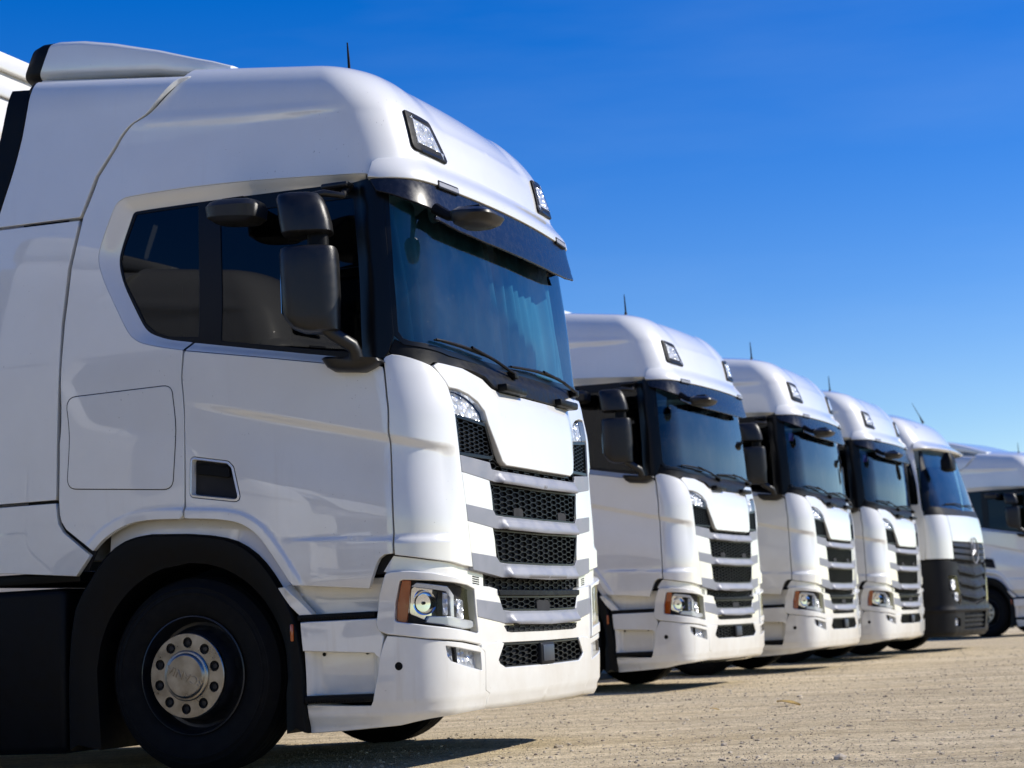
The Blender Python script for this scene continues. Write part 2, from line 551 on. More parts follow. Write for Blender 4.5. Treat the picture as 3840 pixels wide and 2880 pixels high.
def inset(poly, d):
    m = len(poly)
    P = np.array(poly, float)
    area = 0.5 * np.sum(P[:, 0] * np.roll(P[:, 1], -1) - np.roll(P[:, 0], -1) * P[:, 1])
    sg = 1 if area > 0 else -1
    out = []
    for i in range(m):
        e0 = P[i] - P[i - 1]; e1 = P[(i + 1) % m] - P[i]
        n0 = np.array([-e0[1], e0[0]]) * sg; n1 = np.array([-e1[1], e1[0]]) * sg
        l0, l1 = np.hypot(*n0), np.hypot(*n1)
        n0 = n0 / max(l0, 1e-9); n1 = n1 / max(l1, 1e-9)
        b = n0 + n1; lb = np.hypot(*b)
        if lb < .2:
            out.append(tuple(P[i] + n0 * d)); continue
        b /= lb
        out.append(tuple(P[i] + b * d / max(.45, float(b @ n0))))
    return out

def densify(poly, step, closed=True):
    out = []
    m = len(poly)
    for i in range(m if closed else m - 1):
        a = np.array(poly[i], float); b = np.array(poly[(i + 1) % m], float)
        k = max(1, int(math.ceil(np.hypot(*(b - a)) / step)))
        for j in range(k):
            out.append(tuple(a + (b - a) * j / k))
    if not closed: out.append(tuple(poly[-1]))
    return out

def evenodd(ov, of, loops):
    C = np.array([[sum(ov[i][0] for i in q) / len(q), sum(ov[i][1] for i in q) / len(q)] for q in of])
    inn = np.zeros(len(C), bool)
    for lp in loops:
        for (x0, y0), (x1, y1) in zip(lp, list(lp[1:]) + [lp[0]]):
            if y0 == y1: continue
            c = ((y0 > C[:, 1]) != (y1 > C[:, 1])) & (C[:, 0] < (x1 - x0) * (C[:, 1] - y0) / (y1 - y0) + x0)
            inn ^= c
    return [q for q, k in zip(of, inn) if k]

SMAX = 1.4
def clampc(poly):
    return [(min(p[0], SMAX), p[1]) for p in poly]

def panel(loops, off=0.0, thick=.02, e=.003, g=.035, gap=0.0, lines=(), half=False, skin=None, rim=True):
    sk = skin or SK
    L = []
    for i, lp in enumerate(loops):
        lp = list(lp)
        if gap: lp = inset(lp, gap if i == 0 else -gap)
        if half: lp = [((SMAX if q[0] > SMAX - .012 else q[0]), q[1]) for q in lp]
        L.append(densify(lp, g))
    pts = []; edges = []; loops_i = []
    for lp in L:
        k = len(pts); n = len(lp)
        pts += lp; edges += [(k + j, k + (j + 1) % n) for j in range(n)]
        loops_i.append((k, n))
    for ln in lines:
        ln = densify(ln, g, closed=False)
        k = len(pts); pts += ln; edges += [(k + j, k + j + 1) for j in range(len(ln) - 1)]
    allp = np.array(pts)
    lo = np.array(L[0]).min(0); hi = np.array(L[0]).max(0)
    gx = np.arange(math.floor(lo[0] / g) * g + g * .37, hi[0], g); gy = np.arange(math.floor(lo[1] / g) * g + g * .41, hi[1], g)
    if len(gx) and len(gy):
        GX, GY = np.meshgrid(gx, gy); GX = GX.ravel(); GY = GY.ravel()
        dmin = np.full(len(GX), 1e9)
        for lp in L:
            dmin = np.minimum(dmin, polydist(GX, GY, lp + [lp[0]]))
        keep = dmin > g * .3
        pts = pts + list(zip(GX[keep].tolist(), GY[keep].tolist()))
    ov, oe, of, *_ = delaunay_2d_cdt([Vector(p) for p in pts], edges, [], 1, 1e-6)
    of = evenodd(ov, of, L)
    S = np.array([p[0] for p in ov]); V = np.array([p[1] for p in ov])
    used = sorted({i for q in of for i in q}); remap = {o: i for i, o in enumerate(used)}
    S = S[used]; V = V[used]
    P, N = sk.full(S, V, off)
    faces = []
    for q in of:
        q = [remap[i] for i in q]
        a = (S[q[1]] - S[q[0]]) * (V[q[2]] - V[q[0]]) - (S[q[2]] - S[q[0]]) * (V[q[1]] - V[q[0]])
        faces.append(tuple(q) if a > 0 else tuple(q[::-1]))
    md = MD(P, faces, N)
    if rim:
        for li, lp in enumerate(L):
            A = np.array(lp)
            area = 0.5 * np.sum(A[:, 0] * np.roll(A[:, 1], -1) - np.roll(A[:, 0], -1) * A[:, 1])
            ccw = (area > 0) if li == 0 else (area < 0)
            if not ccw: A = A[::-1]
            Q, QN = sk.full(A[:, 0], A[:, 1], off)
            T = np.roll(Q, -1, 0) - np.roll(Q, 1, 0)
            T /= np.maximum(np.linalg.norm(T, axis=1, keepdims=True), 1e-9)
            O = np.cross(T, QN)
            n = len(A)
            R0 = Q; R1 = Q + O * e - QN * e; R2 = Q + O * e - QN * thick
            v = np.vstack([R0, R1, R2]); nn = np.vstack([QN, O, O])
            f = []
            for j in range(n):
                k = (j + 1) % n
                if half and A[j, 0] > SMAX - 1e-6 and A[k, 0] > SMAX - 1e-6: continue
                f.append((j, n + j, n + k, k)); f.append((n + j, 2 * n + j, 2 * n + k, n + k))
            md = md + MD(v, f, nn)
    if half:
        md = md + md.mirror()
    return md

def strip(A, B, offA, offB, rows=6, round_=.25, skin=None, step=.03):
    """lofted strip between two open polylines on the skin; rounded at both edges"""
    sk = skin or SK
    def resample(pl, n):
        pl = np.array(pl, float); d = np.r_[0, np.cumsum(np.hypot(*np.diff(pl, axis=0).T))]
        t = np.linspace(0, d[-1], n)
        return np.stack([np.interp(t, d, pl[:, 0]), np.interp(t, d, pl[:, 1])], -1)
    # keep vertices aligned by index if equal count, then refine
    A2, B2 = [], []
    for i in range(len(A) - 1):
        k = max(1, int(np.hypot(A[i + 1][0] - A[i][0], A[i + 1][1] - A[i][1]) / step))
        for j in range(k):
            u = j / k
            A2.append(np.array(A[i]) * (1 - u) + np.array(A[i + 1]) * u); B2.append(np.array(B[i]) * (1 - u) + np.array(B[i + 1]) * u)
    A2.append(np.array(A[-1])); B2.append(np.array(B[-1]))
    A2 = np.array(A2); B2 = np.array(B2); n = len(A2)
    us = np.linspace(0, 1, rows)
    V = []
    for u in us:
        h = offA + (offB - offA) * (u if round_ == 0 else float(sstep(-round_, 1 + round_, np.array(u)) - sstep(-round_, 1 + round_, np.array(0.))) / float(sstep(-round_, 1 + round_, np.array(1.)) - sstep(-round_, 1 + round_, np.array(0.))))
        C = A2 * (1 - u) + B2 * u
        V.append(sk.surf(C[:, 0], C[:, 1], h))
    V = np.array(V)
    du = np.gradient(V, axis=0); dt = np.gradient(V, axis=1)
    N = np.cross(dt, du); N /= np.maximum(np.linalg.norm(N, axis=-1, keepdims=True), 1e-9)
    mid = sk.nbase(A2[:, 0], A2[:, 1])
    flip = np.mean(np.sum(N[rows // 2] * mid, -1)) < 0
    if flip: N = -N
    f = []
    for r in range(rows - 1):
        for j in range(n - 1):
            q = (r * n + j, r * n + j + 1, (r + 1) * n + j + 1, (r + 1) * n + j)
            f.append(q[::-1] if flip else q)
    return MD(V.reshape(-1, 3), f, N.reshape(-1, 3))

def hexmesh(poly, cw, ch, off, bar=.004, depth=.016, half=False, skin=None):
    """honeycomb grille bars clipped to a polygon on the skin"""
    sk = skin or SK
    P = np.array(poly, float)
    lo = P.min(0); hi = P.max(0)
    def inside(p):
        x, y = p; c = False
        n = len(P)
        for i in range(n):
            x0, y0 = P[i]; x1, y1 = P[(i + 1) % n]
            if (y0 > y) != (y1 > y) and x < (x1 - x0) * (y - y0) / (y1 - y0) + x0: c = not c
        return c
    E = set()
    pw = cw * .75
    ncol = int((hi[0] - lo[0]) / pw) + 3; nrow = int((hi[1] - lo[1]) / ch) + 3
    x0 = hi[0] if half else lo[0]
    K = lambda p: (round(p[0], 5), round(p[1], 5))
    for i in range(-1, ncol):
        for j in range(-1, nrow):
            cx = (hi[0] - i * pw) if half else (lo[0] + i * pw)
            cy = lo[1] + (j + (.5 if i % 2 else 0)) * ch
            V = [(cx + cw / 2, cy), (cx + cw / 4, cy + ch / 2), (cx - cw / 4, cy + ch / 2), (cx - cw / 2, cy), (cx - cw / 4, cy - ch / 2), (cx + cw / 4, cy - ch / 2)]
            for k in range(6):
                a, b = K(V[k]), K(V[(k + 1) % 6])
                E.add((a, b) if a < b else (b, a))
    segs = []
    for a, b in E:
        ia, ib = inside(a), inside(b)
        if not (ia or ib): continue
        a = np.array(a); b = np.array(b)
        if ia != ib:
            l, h_ = (a, b) if ia else (b, a)
            l0, h0 = l.copy(), h_.copy()
            u0, u1 = 0., 1.
            for _ in range(10):
                m = (u0 + u1) / 2
                if inside(l0 + (h0 - l0) * m): u0 = m
                else: u1 = m
            a, b = l0, l0 + (h0 - l0) * u0
        if half: a[0] = min(a[0], SMAX); b[0] = min(b[0], SMAX)
        segs.append((a, b))
    if not segs: return MD()
    A = np.array([s[0] for s in segs]); Bp = np.array([s[1] for s in segs])
    d = Bp - A; d /= np.maximum(np.hypot(d[:, 0], d[:, 1])[:, None], 1e-9)
    nrm = np.stack([-d[:, 1], d[:, 0]], -1) * bar / 2
    def S3(p, o): return sk.surf(p[:, 0], p[:, 1], o)
    a1, a2, b1, b2 = S3(A + nrm, off), S3(A - nrm, off), S3(Bp + nrm, off), S3(Bp - nrm, off)
    c1, c2, e1, e2 = S3(A + nrm, off - depth), S3(A - nrm, off - depth), S3(Bp + nrm, off - depth), S3(Bp - nrm, off - depth)
    n = len(A)
    V = np.vstack([a1, a2, b1, b2, c1, c2, e1, e2])
    f = []
    for i in range(n):
        q = lambda k: k * n + i
        f += [(q(0), q(1), q(3), q(2)), (q(0), q(2), q(6), q(4)), (q(1), q(5), q(7), q(3))]
    md = MD(V, f)
    if half:
        m2 = MD(md.v * np.array([1, -1, 1.]), [t[::-1] for t in md.f])
        md = MD(np.vstack([md.v, m2.v]), md.f + [tuple(i + len(md.v) for i in t) for t in m2.f])
    return md

def flat_disc(loops, thick, bev=.002):
    """2-D shape with holes in the x-z plane, front face towards -y"""
    pts = []; edges = []
    for lp in loops:
        k = len(pts); n = len(lp); pts += lp; edges += [(k + j, k + (j + 1) % n) for j in range(n)]
    ov, oe, of, *_ = delaunay_2d_cdt([Vector(p) for p in pts], edges, [], 1, 1e-7)
    of = evenodd(ov, of, loops)
    v = [(p[0], 0, p[1]) for p in ov]; f = []
    for q in of:
        a = (ov[q[1]][0] - ov[q[0]][0]) * (ov[q[2]][1] - ov[q[0]][1]) - (ov[q[2]][0] - ov[q[0]][0]) * (ov[q[1]][1] - ov[q[0]][1])
        f.append(tuple(q) if a > 0 else tuple(q[::-1]))
    for li, lp in enumerate(loops):
        k = len(v); n = len(lp)
        ar = sum(lp[i][0] * lp[(i + 1) % n][1] - lp[(i + 1) % n][0] * lp[i][1] for i in range(n))
        s = lp if (ar > 0) == (li == 0) else lp[::-1]
        v += [(p[0], 0, p[1]) for p in s] + [(p[0], thick, p[1]) for p in s]
        for j in range(n):
            m = (j + 1) % n
            f.append((k + j, k + n + j, k + n + m, k + m))
    return MD(v, f)

def circ(cx, cy, r, n=24):
    return [(cx + r * math.cos(2 * math.pi * k / n), cy + r * math.sin(2 * math.pi * k / n)) for k in range(n)]

X = SK.X; Y = SK.Y
def both(name, md, mat, parent):
    """near-side part and its mirror image on the far side"""
    return build(name, md, mat, parent), build(name, md.mirror(), mat, parent)

def strip3(A, B, rows=2, n=40, bulge=None):
    """ruled strip between two 3-D polylines"""
    def rs(pl):
        pl = np.array(pl, float); d = np.r_[0, np.cumsum(np.linalg.norm(np.diff(pl, axis=0), axis=1))]
        t = np.linspace(0, d[-1], n)
        return np.stack([np.interp(t, d, pl[:, k]) for k in range(3)], -1)
    A = rs(A); B = rs(B)
    v = np.vstack([A * (1 - u) + B * u for u in np.linspace(0, 1, rows)])
    f = [(r * n + j, r * n + j + 1, (r + 1) * n + j + 1, (r + 1) * n + j) for r in range(rows - 1) for j in range(n - 1)]
    return MD(v, f)

def merge(*mds):
    v = np.vstack([m.v for m in mds]); f = []; k = 0
    for m in mds:
        f += [tuple(i + k for i in q) for q in m.f]; k += len(m.v)
    return MD(v, f)

def flipy(md):
    return MD(md.v * np.array([1, -1, 1.0]), [q[::-1] for q in md.f])

def rings(pts3, closed=False):
    return [Vector(p) for p in pts3]

# ------------------------------------------------------------------ wheels
def make_wheel(parent, x, yout, r=.49, lettering=None, drive=False, side=-1):
    """side -1: near side. yout = |y| of the rim flange"""
    w = empty('wheel', (0, 0, 0)); w.parent = parent
    def put(name, md, mat, sharp=30):
        md = MD(md.v * np.array([1, -side, 1.0]) , md.f if side < 0 else [q[::-1] for q in md.f])
        md.v[:, 0] += x; md.v[:, 2] += r
        return build(name, md, mat, w, sharp=sharp)
    # local frame: outer side towards -y, flange plane at y=-yout
    y0 = -yout
    tp = [(.286, y0 + .02), (.300, y0 + .004), (.33, y0 - .012), (.38, y0 - .022), (.405, y0 - .021), (.408, y0 - .024), (.414, y0 - .0235), (.417, y0 - .019), (.435, y0 - .013), (.438, y0 - .016), (.443, y0 - .014), (.45, y0 - .004), (.472, y0 + .018), (.484, y0 + .03), (.489, y0 + .05), (.49, y0 + .10)]
    tp += [(.49, y0 + .19), (.489, y0 + .24), (.480, y0 + .27), (.44, y0 + .30), (.38, y0 + .31), (.30, y0 + .28), (.286, y0 + .26)]
    ty = lathe(tp, 96)
    # tread grooves and shoulder blocks
    tr = []
    for k in range(4):
        yc = y0 + .075 + k * .047
        tr.append(lathe([(.4915, yc - .019), (.4945, yc - .016), (.4945, yc + .016), (.4915, yc + .019)], 96))
    put('tyre', merge(ty, *tr), 'rubber', 25)
    rp = [(.290, y0 + .012), (.2985, y0 + .002), (.2985, y0 - .006), (.292, y0 - .008), (.287, y0 + .002), (.281, y0 + .03), (.272, y0 + .06), (.264, y0 + .075)]
    put('rim', lathe(rp, 72), 'rim')
    if not drive:
        # dished disc with hand holes, then the hub flange
        nh = 10
        dp = [(.266, y0 + .078), (.250, y0 + .082)]
        put('rim_well', lathe(dp + [(.236, y0 + .072), (.222, y0 + .045), (.212, y0 - .03), (.208, y0 - .055)], 72), 'rim')
        hl = []
        for k in range(nh):
            a = 2 * math.pi * (k + .35) / nh
            cc = lathe([(.0, 0), (.030, 0)], 18)
            m = np.array([[math.cos(a), 0, -math.sin(a)], [0, 1, 0], [math.sin(a), 0, math.cos(a)]])
            v = cc.v.copy()
            # small dark ovals lying on the cone
            v2 = np.zeros_like(v); v2[:, 0] = .235 + v[:, 0] * .36; v2[:, 2] = v[:, 2] * 1.1; v2[:, 1] = y0 + .0685 - (0.235 - v2[:, 0]) * 2.0 - .004
            hl.append(MD(v2 @ m.T, cc.f))
        put('hand_hole', merge(*hl), 'dark')
        yp = y0 - .060
        ring_loops = [circ(0, 0, .2085, 72), circ(0, 0, .125, 60)] + [circ(.165 * math.cos(2 * math.pi * (k + .42) / 10), .165 * math.sin(2 * math.pi * (k + .42) / 10), .0265, 20) for k in range(10)]
        hd = flat_disc(ring_loops, .02); hd.v[:, 1] += yp
        edge = lathe([(.2085, yp + .0), (.2115, yp + .004), (.2115, yp + .03)], 72)
        put('hub_ring', merge(hd, edge), 'satin', 25)
        bk = lathe([(0, yp + .017), (.209, yp + .017)], 40)
        put('nut_pocket', bk, 'dark')
        bm_ = [lathe([(0, yp + .0), (.012, yp + .0), (.014, yp + .004), (.014, yp + .017)], 6) for _ in range(1)]
        nuts = []
        for k in range(10):
            a = 2 * math.pi * (k + .42) / 10
            q = lathe([(0, yp + .008), (.012, yp + .008), (.0145, yp + .011), (.0145, yp + .018)], 6)
            q.v[:, 0] += .165 * math.cos(a); q.v[:, 2] += .165 * math.sin(a)
            nuts.append(q)
        for q in nuts: put('wheel_nut', q, 'rim')
        cp = [(.126, yp + .006), (.126, yp - .006), (.121, yp - .012), (.112, yp - .014), (.106, yp - .024), (.101, yp - .027), (0, yp - .027)]
        put('hub_cap', lathe(cp, 72), 'satin', 28)
        if lettering:
            cu = bpy.data.curves.new('lettering', 'FONT')
            cu.body = lettering; cu.size = .058; cu.extrude = .0016; cu.bevel_depth = .0006; cu.align_x = 'CENTER'; cu.align_y = 'CENTER'; cu.space_character = 1.08
            tmp = bpy.data.objects.new('tmp', cu); COL.objects.link(tmp)
            bpy.context.view_layer.update()
            me = bpy.data.meshes.new_from_object(tmp.evaluated_get(bpy.context.evaluated_depsgraph_get()))
            bpy.data.objects.remove(tmp)
            me.name = 'lettering'
            for f in me.polygons: f.use_smooth = False
            me.materials.clear(); me.materials.append(MT['satin'])
            o = bpy.data.objects.new('lettering', me); COL.objects.link(o); o.parent = w
            # text lies in x-y; turn to x-z facing -y, spun as the wheel stopped
            spin = math.radians(158)
            o.matrix_local = Matrix.Translation((x, yp - .028, r)) @ Matrix.Rotation(-spin, 4, 'Y') @ Matrix.Rotation(math.radians(90), 4, 'X')
    else:
        put('rim_well', lathe([(.266, y0 + .078), (.25, y0 + .10), (.20, y0 + .16), (.15, y0 + .165), (.14, y0 + .09), (.11, y0 + .05), (0, y0 + .05)], 56), 'rim')
    return w

# ------------------------------------------------------------------ the white long-haul truck
def make_truck(curtains=True):
    T = empty('truck')
    # ---- window outlines on the side skin (x, z)
    FRo = [(1.07, 2.93), (.289, 2.988), (-.30, 2.99), (-.363, 2.972), (-.395, 2.934), (-.47, 2.76), (-.495, 2.675), (-.462, 2.563), (-.39, 2.42), (-.31, 2.264), (-.265, 2.22), (-.215, 2.194), (-.1, 2.163), (.022, 2.138)]
    WN = [(1.06, 2.905), (.289, 2.918), (-.28, 2.919), (-.305, 2.912), (-.317, 2.885), (-.375, 2.74), (-.397, 2.656), (-.37, 2.54), (-.305, 2.41), (-.247, 2.303), (-.215, 2.265), (-.179, 2.243), (-.094, 2.21), (.05, 2.182)]
    FRo = chaikin(FRo); WN = chaikin(WN)
    FRd = [(.036, 2.134), (.45, 2.062), (.85, 1.99), (1.125, 1.955)]
    WD = [(.064, 2.178), (.45, 2.105), (.833, 2.034), (1.12, 1.992)]
    SEAM = [(-.54, 1.142), (-.62, 1.20), (-.704, 1.264), (-.732, 1.305), (-.741, 1.342), (-.745, 1.417), (-.735, 1.72), (-.722, 1.986), (-.70, 2.35), (-.66, 2.64), (-.587, 2.917), (-.492, 3.122), (-.388, 3.26)]
    XS = lambda L: [X(*p) for p in L]
    # ---- cab shell with roof
    ROOFSEAM = chaikin([(-.388, 3.262), (-.345, 3.325), (-.29, 3.375), (-.235, 3.397), (-.19, 3.42), (-.13, 3.48), (-.06, 3.56)], 1)
    def z2v(sk, x_, z_):
        R = sk.roof
        if z_ <= R['z0']: return z_
        t = min(.98, (z_ - R['z0']) / (R['top'] + R['slope'] * x_ - R['z0']))
        return R['z0'] + .6 * 2 / math.pi * math.asin(t)
    loop = XS(SEAM[:-1]) + [X(x_, z2v(SK, x_, z_)) for x_, z_ in ROOFSEAM] + [X(-.01, 3.72), X(.03, 3.9), X(.06, 4.27)]
    loop += [(SMAX, 4.27), (SMAX, 2.91), Y(.9, 2.91), X(1.10, 2.91)] + XS(FRo) + XS([(.018, 1.734), (.007, 1.29)])
    loop += XS([p for p in ARCH[::-1] if p[0] < 0 and p[1] > 1.13])
    loop = loop[:-1] if abs(loop[-1][0] - loop[0][0]) < .02 else loop
    body = panel([loop], off=0, thick=.03, half=True, g=.03, gap=.004, lines=[XS(l) for l in ARCH_LINES] + [XS([(x_, 3.345 - .06 * (x_ - .3) + dz) for x_ in np.linspace(-.2, .95, 30)]) for dz in (-.06, -.04, -.02, 0, .02, .04, .06)])
    fr = strip(XS(FRo), XS(WN), -.002, -.048, rows=6)
    build('cab_body', body + fr + fr.mirror(), 'white', T)
    # ---- dark structure behind the panel gaps
    fl = XS([(-.99, 1.05), (-.60, 1.05), (-.53, 1.18), (-.456, 1.235), (-.329, 1.295), (-.2, 1.305), (.016, 1.295), (.2, 1.28), (.33, 1.255), (.46, 1.17), (.55, 1.04), (.60, .955), (1.10, .94), (1.10, .27)])
    fl += [ Y(.9, .30), (SMAX, .30), (SMAX, 1.995), Y(.9, 2.02), X(1.2, 2.03), X(1.12, 1.985)] + XS([(.45, 2.09), (.03, 2.165), (-.2, 2.215), (-.28, 2.26), (-.43, 2.52), (-.46, 2.66), (-.37, 2.92), (-.36, 3.2)])
    fl += [X(-.2, 3.30), X(-.05, 3.42), X(.08, 3.6), X(.14, 4.2), X(-.99, 4.2)]
    build('cab_frame', panel([fl], off=-.045, thick=.01, half=True, g=.07), 'dark', T)
    ll = XS([(-.62, 2.99), (.9, 2.98)]) + [Y(.9, 2.98), (SMAX, 2.98), (SMAX, 4.25), X(.2, 4.25), X(-.62, 4.25)]
    build('roof_lining', panel([ll], off=-.05, thick=.01, half=True, g=.08, rim=False), 'liner', T)
    # ---- black window surround, side glass
    h1 = fillet([(-.292, 2.903), (.085, 2.905), (.085, 2.205), (-.09, 2.226), (-.17, 2.256), (-.235, 2.31), (-.36, 2.545), (-.385, 2.655), (-.365, 2.735)], .012)
    h2 = fillet([(.215, 2.84), (.98, 2.83), (1.02, 2.035), (.84, 2.06), (.215, 2.172)], .02)
    def soff(s, v, B): return -.05 + .046 * sstep(.98, 1.10, B[..., 0])
    sl = XS(WN) + XS(WD) + XS([(1.145, 1.99), (1.172, 2.025), (1.195, 2.10), (1.178, 2.357), (1.16, 2.66), (1.15, 2.91)])
    both('window_surround', panel([sl, [X(*p) for p in h1], [X(*p) for p in h2]], off=soff, thick=.02, g=.05, gap=.001), 'gloss', T)
    both('side_window', panel([inset([X(*p) for p in h1], -.004)], off=-.056, thick=.005, g=.08), 'sideglass', T)
    both('door_window', panel([inset([X(*p) for p in h2], -.004)], off=-.056, thick=.005, g=.08), 'sideglass', T)
    # ---- door
    dl = XS(FRd) + XS([(1.146, 1.945), (1.158, 1.80), (1.161, 1.64), (1.166, 1.3), (1.168, 1.03), (1.122, 1.028), (1.095, 1.012), (1.078, .985), (1.031, .868), (.62, .905)])
    dl += XS([p for p in ARCH[::-1] if p[0] > .03 and p[0] < .6]) + XS([(.012, 1.275), (.018, 1.734), (.026, 2.125)])
    hp = fillet([(.064, 1.572), (.057, 1.393), (.322, 1.352), (.286, 1.512), (.262, 1.536)], [.012, .014, .018, .03, .02])
    hl = [X(*p) for p in hp]
    crease = [XS([(x_, 1.885 - .238 * (x_ - .04) - dz) for x_ in np.linspace(.05, 1.16, 38)]) for dz in (0, .0125, .025, .0375, .05, .0625)]
    door = panel([dl, inset(hl, -.012)], off=.001, thick=.03, g=.026, gap=.006, lines=crease + [XS(l) for l in ARCH_LINES] + [XS([(.62, 1.149), (.9, 1.135), (1.15, 1.122)]), XS([(.62, 1.119), (.9, 1.105), (1.15, 1.092)])])
    belt = strip(XS(FRd), XS(WD), -.001, -.048, rows=6)
    lipA = inset(hl, -.012); lipB = inset(hl, -.002)
    lipA = lipA + [lipA[0]]; lipB = lipB + [lipB[0]]
    lip = strip(lipA, lipB, .001, .006, rows=4, step=.05)
    lip2 = strip(lipB, [tuple(p) for p in (inset(hl, .003) + [inset(hl, .003)[0]])], .006, -.03, rows=4, step=.05)
    dn, df = both('door', door + belt + lip + lip2, 'white', T)
    hm = panel([inset(hl, .0)], off=-.03, thick=.01, g=.05)
    hb = panel([[X(*p) for p in fillet([(.085, 1.548), (.08, 1.50), (.27, 1.468), (.262, 1.518)], .01)]], off=-.008, thick=.015, g=.05)
    for d, md, md2 in ((dn, hm, hb), (df, hm.mirror(), hb.mirror())):
        build('handle_pocket', md, 'dark', d); build('door_handle', md2, 'black', d)
    # ---- storage hatch
    hx = fillet([(-.685, 1.955), (-.69, 1.472), (-.05, 1.425), (-.04, 1.965)], .06, 6)
    hx = [X(*p) for p in hx]
    hs = panel([hx], off=.0012, thick=.004, e=.001, g=.06)
    hh = panel([inset(hx, .006)], off=.0036, thick=.004, e=.0025, g=.06)
    a, b = both('storage_hatch', hh, 'white', T)
    build('hatch_seal', hs, 'dark', a); build('hatch_seal', hs.mirror(), 'dark', b)
    # ---- side air deflectors behind the cab
    SKD = Skin([(.15, 1.4), (3.5, 1.3)], [(.15, 1.235), (1., 1.245), (1.5, 1.25), (2.0, 1.25), (2.4, 1.238), (2.9, 1.222), (3.2, 1.207), (3.5, 1.19)], [(.15, .27), (3.5, .27)], [(.15, .05), (3.5, .05)], dict(z0=3.47, top=3.625, slope=-.12, ry=.10, rx=0, lean=0))
    XD = lambda L: [SKD.X(*p) for p in L]
    lo = XD([(-.562, 1.123), (-.722, 1.250), (-.750, 1.295), (-.758, 1.335), (-.761, 1.405), (-1.215, 1.405), (-1.215, 1.06), (-1.07, 1.056), (-.648, 1.02)])
    mi = XD([(-.761, 1.422), (-.751, 1.72), (-.738, 1.986), (-.716, 2.35), (-.676, 2.64), (-.606, 2.895), (-1.145, 2.905), (-1.215, 1.422)])
    up = XD([(-.601, 2.912), (-.507, 3.122)]) + [SKD.X(x_ - .006, z2v(SKD, x_, z_ + .004)) for x_, z_ in ROOFSEAM] + XD([(-.03, 3.85), (.02, 4.0), (.05, 4.42), (-.93, 4.42)]) + XD(chaikin([(-.945, 3.8), (-.955, 3.5), (-1.02, 3.25), (-1.10, 3.04), (-1.142, 2.92)], 2))
    for nm, lp in (('side_deflector', lo), ('side_deflector', mi), ('side_deflector', up)):
        both(nm, panel([lp], off=0, thick=.03, g=.04, gap=.003, skin=SKD), 'white', T)
    bt = XD(chaikin([(-.95, 3.80), (-.959, 3.5), (-1.024, 3.25), (-1.104, 3.04), (-1.149, 2.9), (-1.22, 1.42), (-1.22, 1.06)], 2) + chaikin([(-1.32, 1.06), (-1.32, 1.42), (-1.27, 2.9), (-1.21, 3.12), (-1.10, 3.45), (-1.07, 3.80)], 2))
    both('deflector_trim', panel([bt], off=.004, thick=.03, g=.05, gap=.001, skin=SKD), 'black', T)
    # ---- roof air deflector
    st = []
    ztop = [(.16, 3.715), (.06, 3.752), (-.05, 3.79), (-.28, 3.87), (-.59, 3.962), (-.8, 4.01), (-.96, 4.03), (-1.0, 4.025)]
    for k, (xx, zt) in enumerate(ztop):
        zb = 3.70 - .095 * (xx + .09)
        if xx > -.08: zb = 3.70 - .09 * (xx + .09) * 1.0 - .03
        B = (.45 * min(1, max(0, (-xx) / .9)), 0, 1)
        st.append(((xx, 0, (zt + zb) / 2), .95 - .03 * (k == 0), max(.008, (zt - zb) / 2), 7, (0, 1, 0), B))
    rd = from_bm('roof_deflector', md_bm(loft(st, 64)), 'white', T, 50)
    c, a_, b_, e_, A_, B_ = st[-1]
    tr = [((-1.002, 0, c[2]), a_ + .002, b_ + .002, 7, A_, B_), ((-1.06, 0, c[2] + .002), a_ + .002, b_ + .002, 7, A_, B_), ((-1.11, 0, c[2] + .0), a_ - .01, b_ - .004, 6, A_, B_), ((-1.12, 0, c[2] + .0), a_ - .03, b_ - .02, 6, A_, B_)]
    from_bm('rear_trim', md_bm(loft(tr, 64)), 'black', rd, 50)
    bs = [((.02, 0, 3.62), .94, .06, 9, (0, 1, 0), (0, 0, 1)), ((-1.03, 0, 3.74), .94, .075, 9, (0, 1, 0), (0, 0, 1))]
    from_bm('deflector_base', md_bm(loft(bs, 40)), 'white2', rd, 50)
    # ---- brow over the windscreen
    bl = [X(1.085, 2.905), X(1.10, 2.985), X(1.125, 3.004), X(1.211, 3.016), Y(.966, 3.03), Y(.695, 3.042), (SMAX, 3.032), (SMAX, 2.885), Y(.7, 2.885), Y(1.0, 2.888), X(1.22, 2.893), X(1.13, 2.897)]
    def boff(s, v, B): return .004 + (.066 - .004) * (1 - sstep(2.90, 3.05, v)) * (.55 + .45 * sstep(.05, .3, s))
    build('roof_brow', panel([bl], off=boff, thick=.05, e=.006, half=True, g=.025), 'white', T)
    # ---- sun visor
    vl = [X(1.095, 2.885), X(1.22, 2.882), Y(1.0, 2.877), Y(.7, 2.874), (SMAX, 2.874), (SMAX, 2.652), Y(.5, 2.655), Y(.8, 2.668), Y(1.0, 2.692), X(1.29, 2.735), X(1.235, 2.772), X(1.17, 2.808), X(1.12, 2.828)]
    def voff(s, v, B): return .078 - .022 * sstep(2.65, 2.88, v) - .03 * (1 - sstep(-.1, .25, s))
    vis = build('sun_visor', panel([vl], off=voff, thick=.012, e=.004, half=True, g=.025), MT['visor'], T)
    for sg in (1, -1):
        ml = fillet([Y(.93, 2.872), Y(.72, 2.870), Y(.725, 2.905), Y(.925, 2.907)], .006)
        m1 = panel([ml], off=.0705, thick=.02, g=.04)
        m2 = panel([inset(ml, .008)], off=.0725, thick=.004, g=.04)
        o = build('marker_light', m1 if sg > 0 else m1.mirror(), 'black', T)
        build('marker_lens', m2 if sg > 0 else m2.mirror(), 'silver', o)
